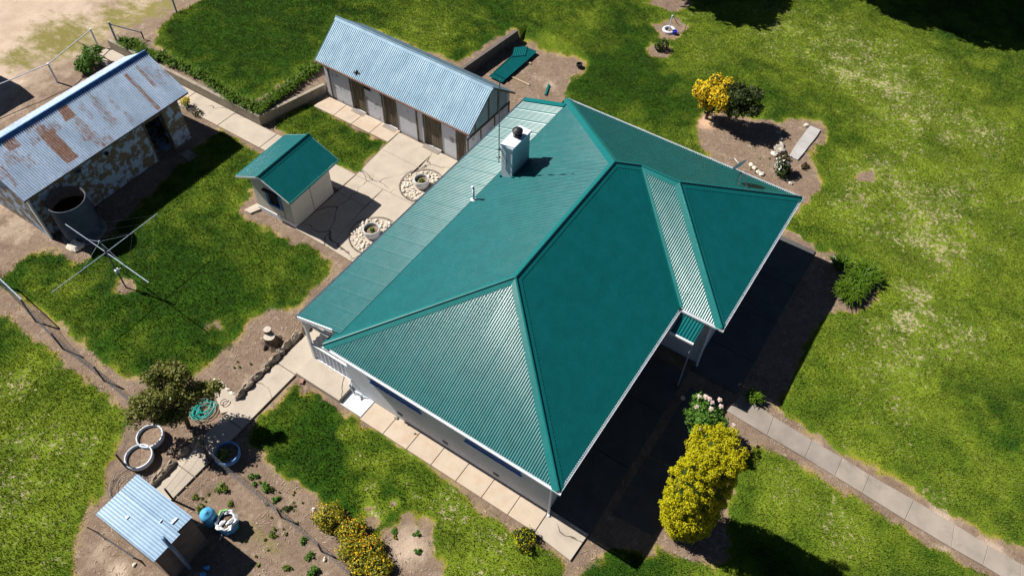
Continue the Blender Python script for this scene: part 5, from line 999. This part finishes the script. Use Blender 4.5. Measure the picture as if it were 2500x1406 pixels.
# green shrub at pipe fence
P = G(228,165); tree('roadside_shrub', 'feathery green shrub growing through the pipe fence', 'shrub', P, lumps((P.x,P.y,.55),(.85,.75,.6),10,.26,21), 3200, .06, 'lf_green', False, shell=.3)
P = G(466,262); tree('yellow_flowers', 'small clump of yellow flowers at the corner of the brick shed', 'flower clump', P, [(P.x-.1,P.y+.15,.3,.25,.25,.25)], 200, .05, 'lf_green', False, extra=[('blossom', [(P.x-.1,P.y+.15,.38,.25,.22,.2)], 160, .045, 'lf_yflower')])
P = G(482,280); tree('red_leaf_plant', 'small bronze red leafed plant beside the garden path', 'plant', P, [(P.x,P.y,.15,.3,.3,.15)], 160, .05, 'lf_red', False)
# marigold-like bushes
for i, (u, v, r, lb, of) in enumerate([(805,1268,.52,'yellow flowered round bush at the head of the flower row',0),(862,1305,.50,'yellow and orange flowered bush second in the flower row',1),(862,1345,.52,'middle yellow and orange flowered bush nearest the vegetable bed',1),(905,1345,.50,'orange tinged flowered bush nearest the bare lawn patch',1),(890,1385,.52,'green and yellow flowered bush at the bottom edge',0),(925,1392,.46,'dark flowered bush at the bottom end of the row',0)]):
    P = G(u, v); b = [(P.x,P.y,.28,r,r,.32)]+lumps((P.x,P.y,.26),(r*.95,r*.95,.3),8,.17,30+i)
    ex = [('yellow_bloom', [(P.x,P.y,.34,r*1.02,r*1.02,.33)], 260, .024, 'fl_yellow')]
    if of: ex.append(('orange_bloom', [(P.x+.1,P.y-.05,.34,r*.9,r*.9,.33)], 60, .026, 'fl_orange'))
    tree('flower_bush', lb, 'flower bush', P, b, 2400, .042, 'lf_flower', False, extra=ex)
P = G(1280,1322); tree('flower_bush', 'small round yellow flecked bush at the end of the house path', 'flower bush', P, lumps((P.x,P.y,.26),(.38,.38,.28),8,.14,50), 1300, .036, 'lf_dark', False, extra=[('yellow_bloom', [(P.x,P.y,.3,.4,.4,.3)], 420, .026, 'lf_gold')])
for i, (u, v, r, mt, lb) in enumerate([(617,1163,.17,'lf_green','round green seedling nearest the olive tree shadow'),(627,1181,.13,'lf_green','tiny green seedling second in the bed row'),(643,1192,.20,'lf_green','larger bushy green seedling in the bed row'),(657,1200,.16,'lf_dark','dark seedling beside the larger bushy one'),(673,1220,.15,'lf_green','green seedling past the dark one in the bed row'),(707,1242,.14,'lf_dark','last small green seedling before the flower bushes'),
        (545,1190,.24,'lf_lime','yellow green grass tuft in the vegetable bed by the gate'),(740,1320,.15,'lf_green','small green vegetable plant on its own near the low fence'),(757,1358,.17,'lf_green','tall green vegetable plant in the lower bed'),(772,1398,.26,'lf_green','bushy bright green plant at the bottom edge of the bed'),(670,1303,.18,'lf_lime','low yellow green weed mat in the middle of the bed'),(487,1240,.16,'lf_lime','green weeds beside the pump shed corner'),(478,1215,.12,'lf_lime','small weeds under the gate mesh'),(565,1232,.14,'lf_lime','green weed behind the rubbish bag'),(700,1385,.14,'lf_lime','sparse weed low in the vegetable bed'),(965,1312,.09,'lf_flower','orange brown tuft on the bare lawn patch'),(965,1310-12,.12,'lf_green','green tuft on the bare lawn patch nearest the flowers'),(1018,1303,.13,'lf_green','green tuft in the middle of the bare lawn patch'),(1022,1345,.14,'lf_green','green tuft low on the bare lawn patch'),(350,1082,.2,'lf_lime','weedy tuft beside the white tyre planter'),(1016,1060,.07,'lf_lime','tiny weed in the crack at the house wall')]):
    P = G(u, v); rq = random.Random(i*7+1); tree('garden_plant' if i < 12 else 'weed_tuft', lb, 'plant' if i < 12 else 'weed', P, [(P.x+rq.uniform(-.7,.7)*r,P.y+rq.uniform(-.7,.7)*r,r*rq.uniform(.2,.5),r*rq.uniform(.35,.7),r*rq.uniform(.35,.7),r*rq.uniform(.25,.6)) for _ in range(5)], int(1700*r), .03 if r < .2 else .04, mt, False, shell=.1, up=.6, rnd=1.2)
rr = random.Random(77)
for i in range(46):     # small scattered weeds in the vegetable bed and along edges
    u, v = rr.choice([(rr.uniform(560,740),rr.uniform(1260,1400)),(rr.uniform(420,560),rr.uniform(1180,1260)),(rr.uniform(1780,1900),rr.uniform(350,440)),(rr.uniform(640,740),rr.uniform(1200,1270)),(rr.uniform(560,700),rr.uniform(820,920))])
    P = G(u, v); r = rr.uniform(.03,.08); o = np_mesh('small_weed', leafcloud([(P.x,P.y,r*.4,r,r,r*.5)], 26, .03, .1, .6), None, 4, rr.choice(['lf_lime','lf_olive','lf_olive']), None, tuple(P)); tag(o, 'tiny weed scattered over bare garden earth', 'weed', 'tiny weeds on the bare earth')
# big trees beyond the frame: only their shadows reach the far lawn
def shade_tree(u, v, h, rx, label, seed, n):
    S_ = G(u, v); b = S_-Vn(SUN.x,SUN.y,0)/abs(SUN.z)*h; cr = lumps((b.x,b.y,h),(rx,rx,rx*.7),26,rx*.34,seed)
    tree('shade_tree', label, 'tree', (b.x,b.y,hz(b.x,b.y)), cr, n, .30, 'lf_green', tr=.3, shell=.25)
shade_tree(1815,8,6.5,2.3,'leafy tree just beyond the top edge shading the lawn by the standpipe',61,3800); shade_tree(1715,-30,7.5,2.5,'taller leafy tree behind the standpipe beyond the top edge',62,3800)
for i, (u, v, h, r) in enumerate([(2130,-50,9,3.1),(2270,0,9.5,3.4),(2410,40,9,3.5),(2540,20,9.5,3.5),(2330,-120,11,4.0)]):
    shade_tree(u, v, h, r, ['left end tree of the row shading the far corner lawn','second tree from the left in the row beyond the far corner','third tree from the left in the row beyond the far corner','right end tree of the row beyond the far corner','tallest tree standing behind the row beyond the far corner'][i], 70+i, 6500)
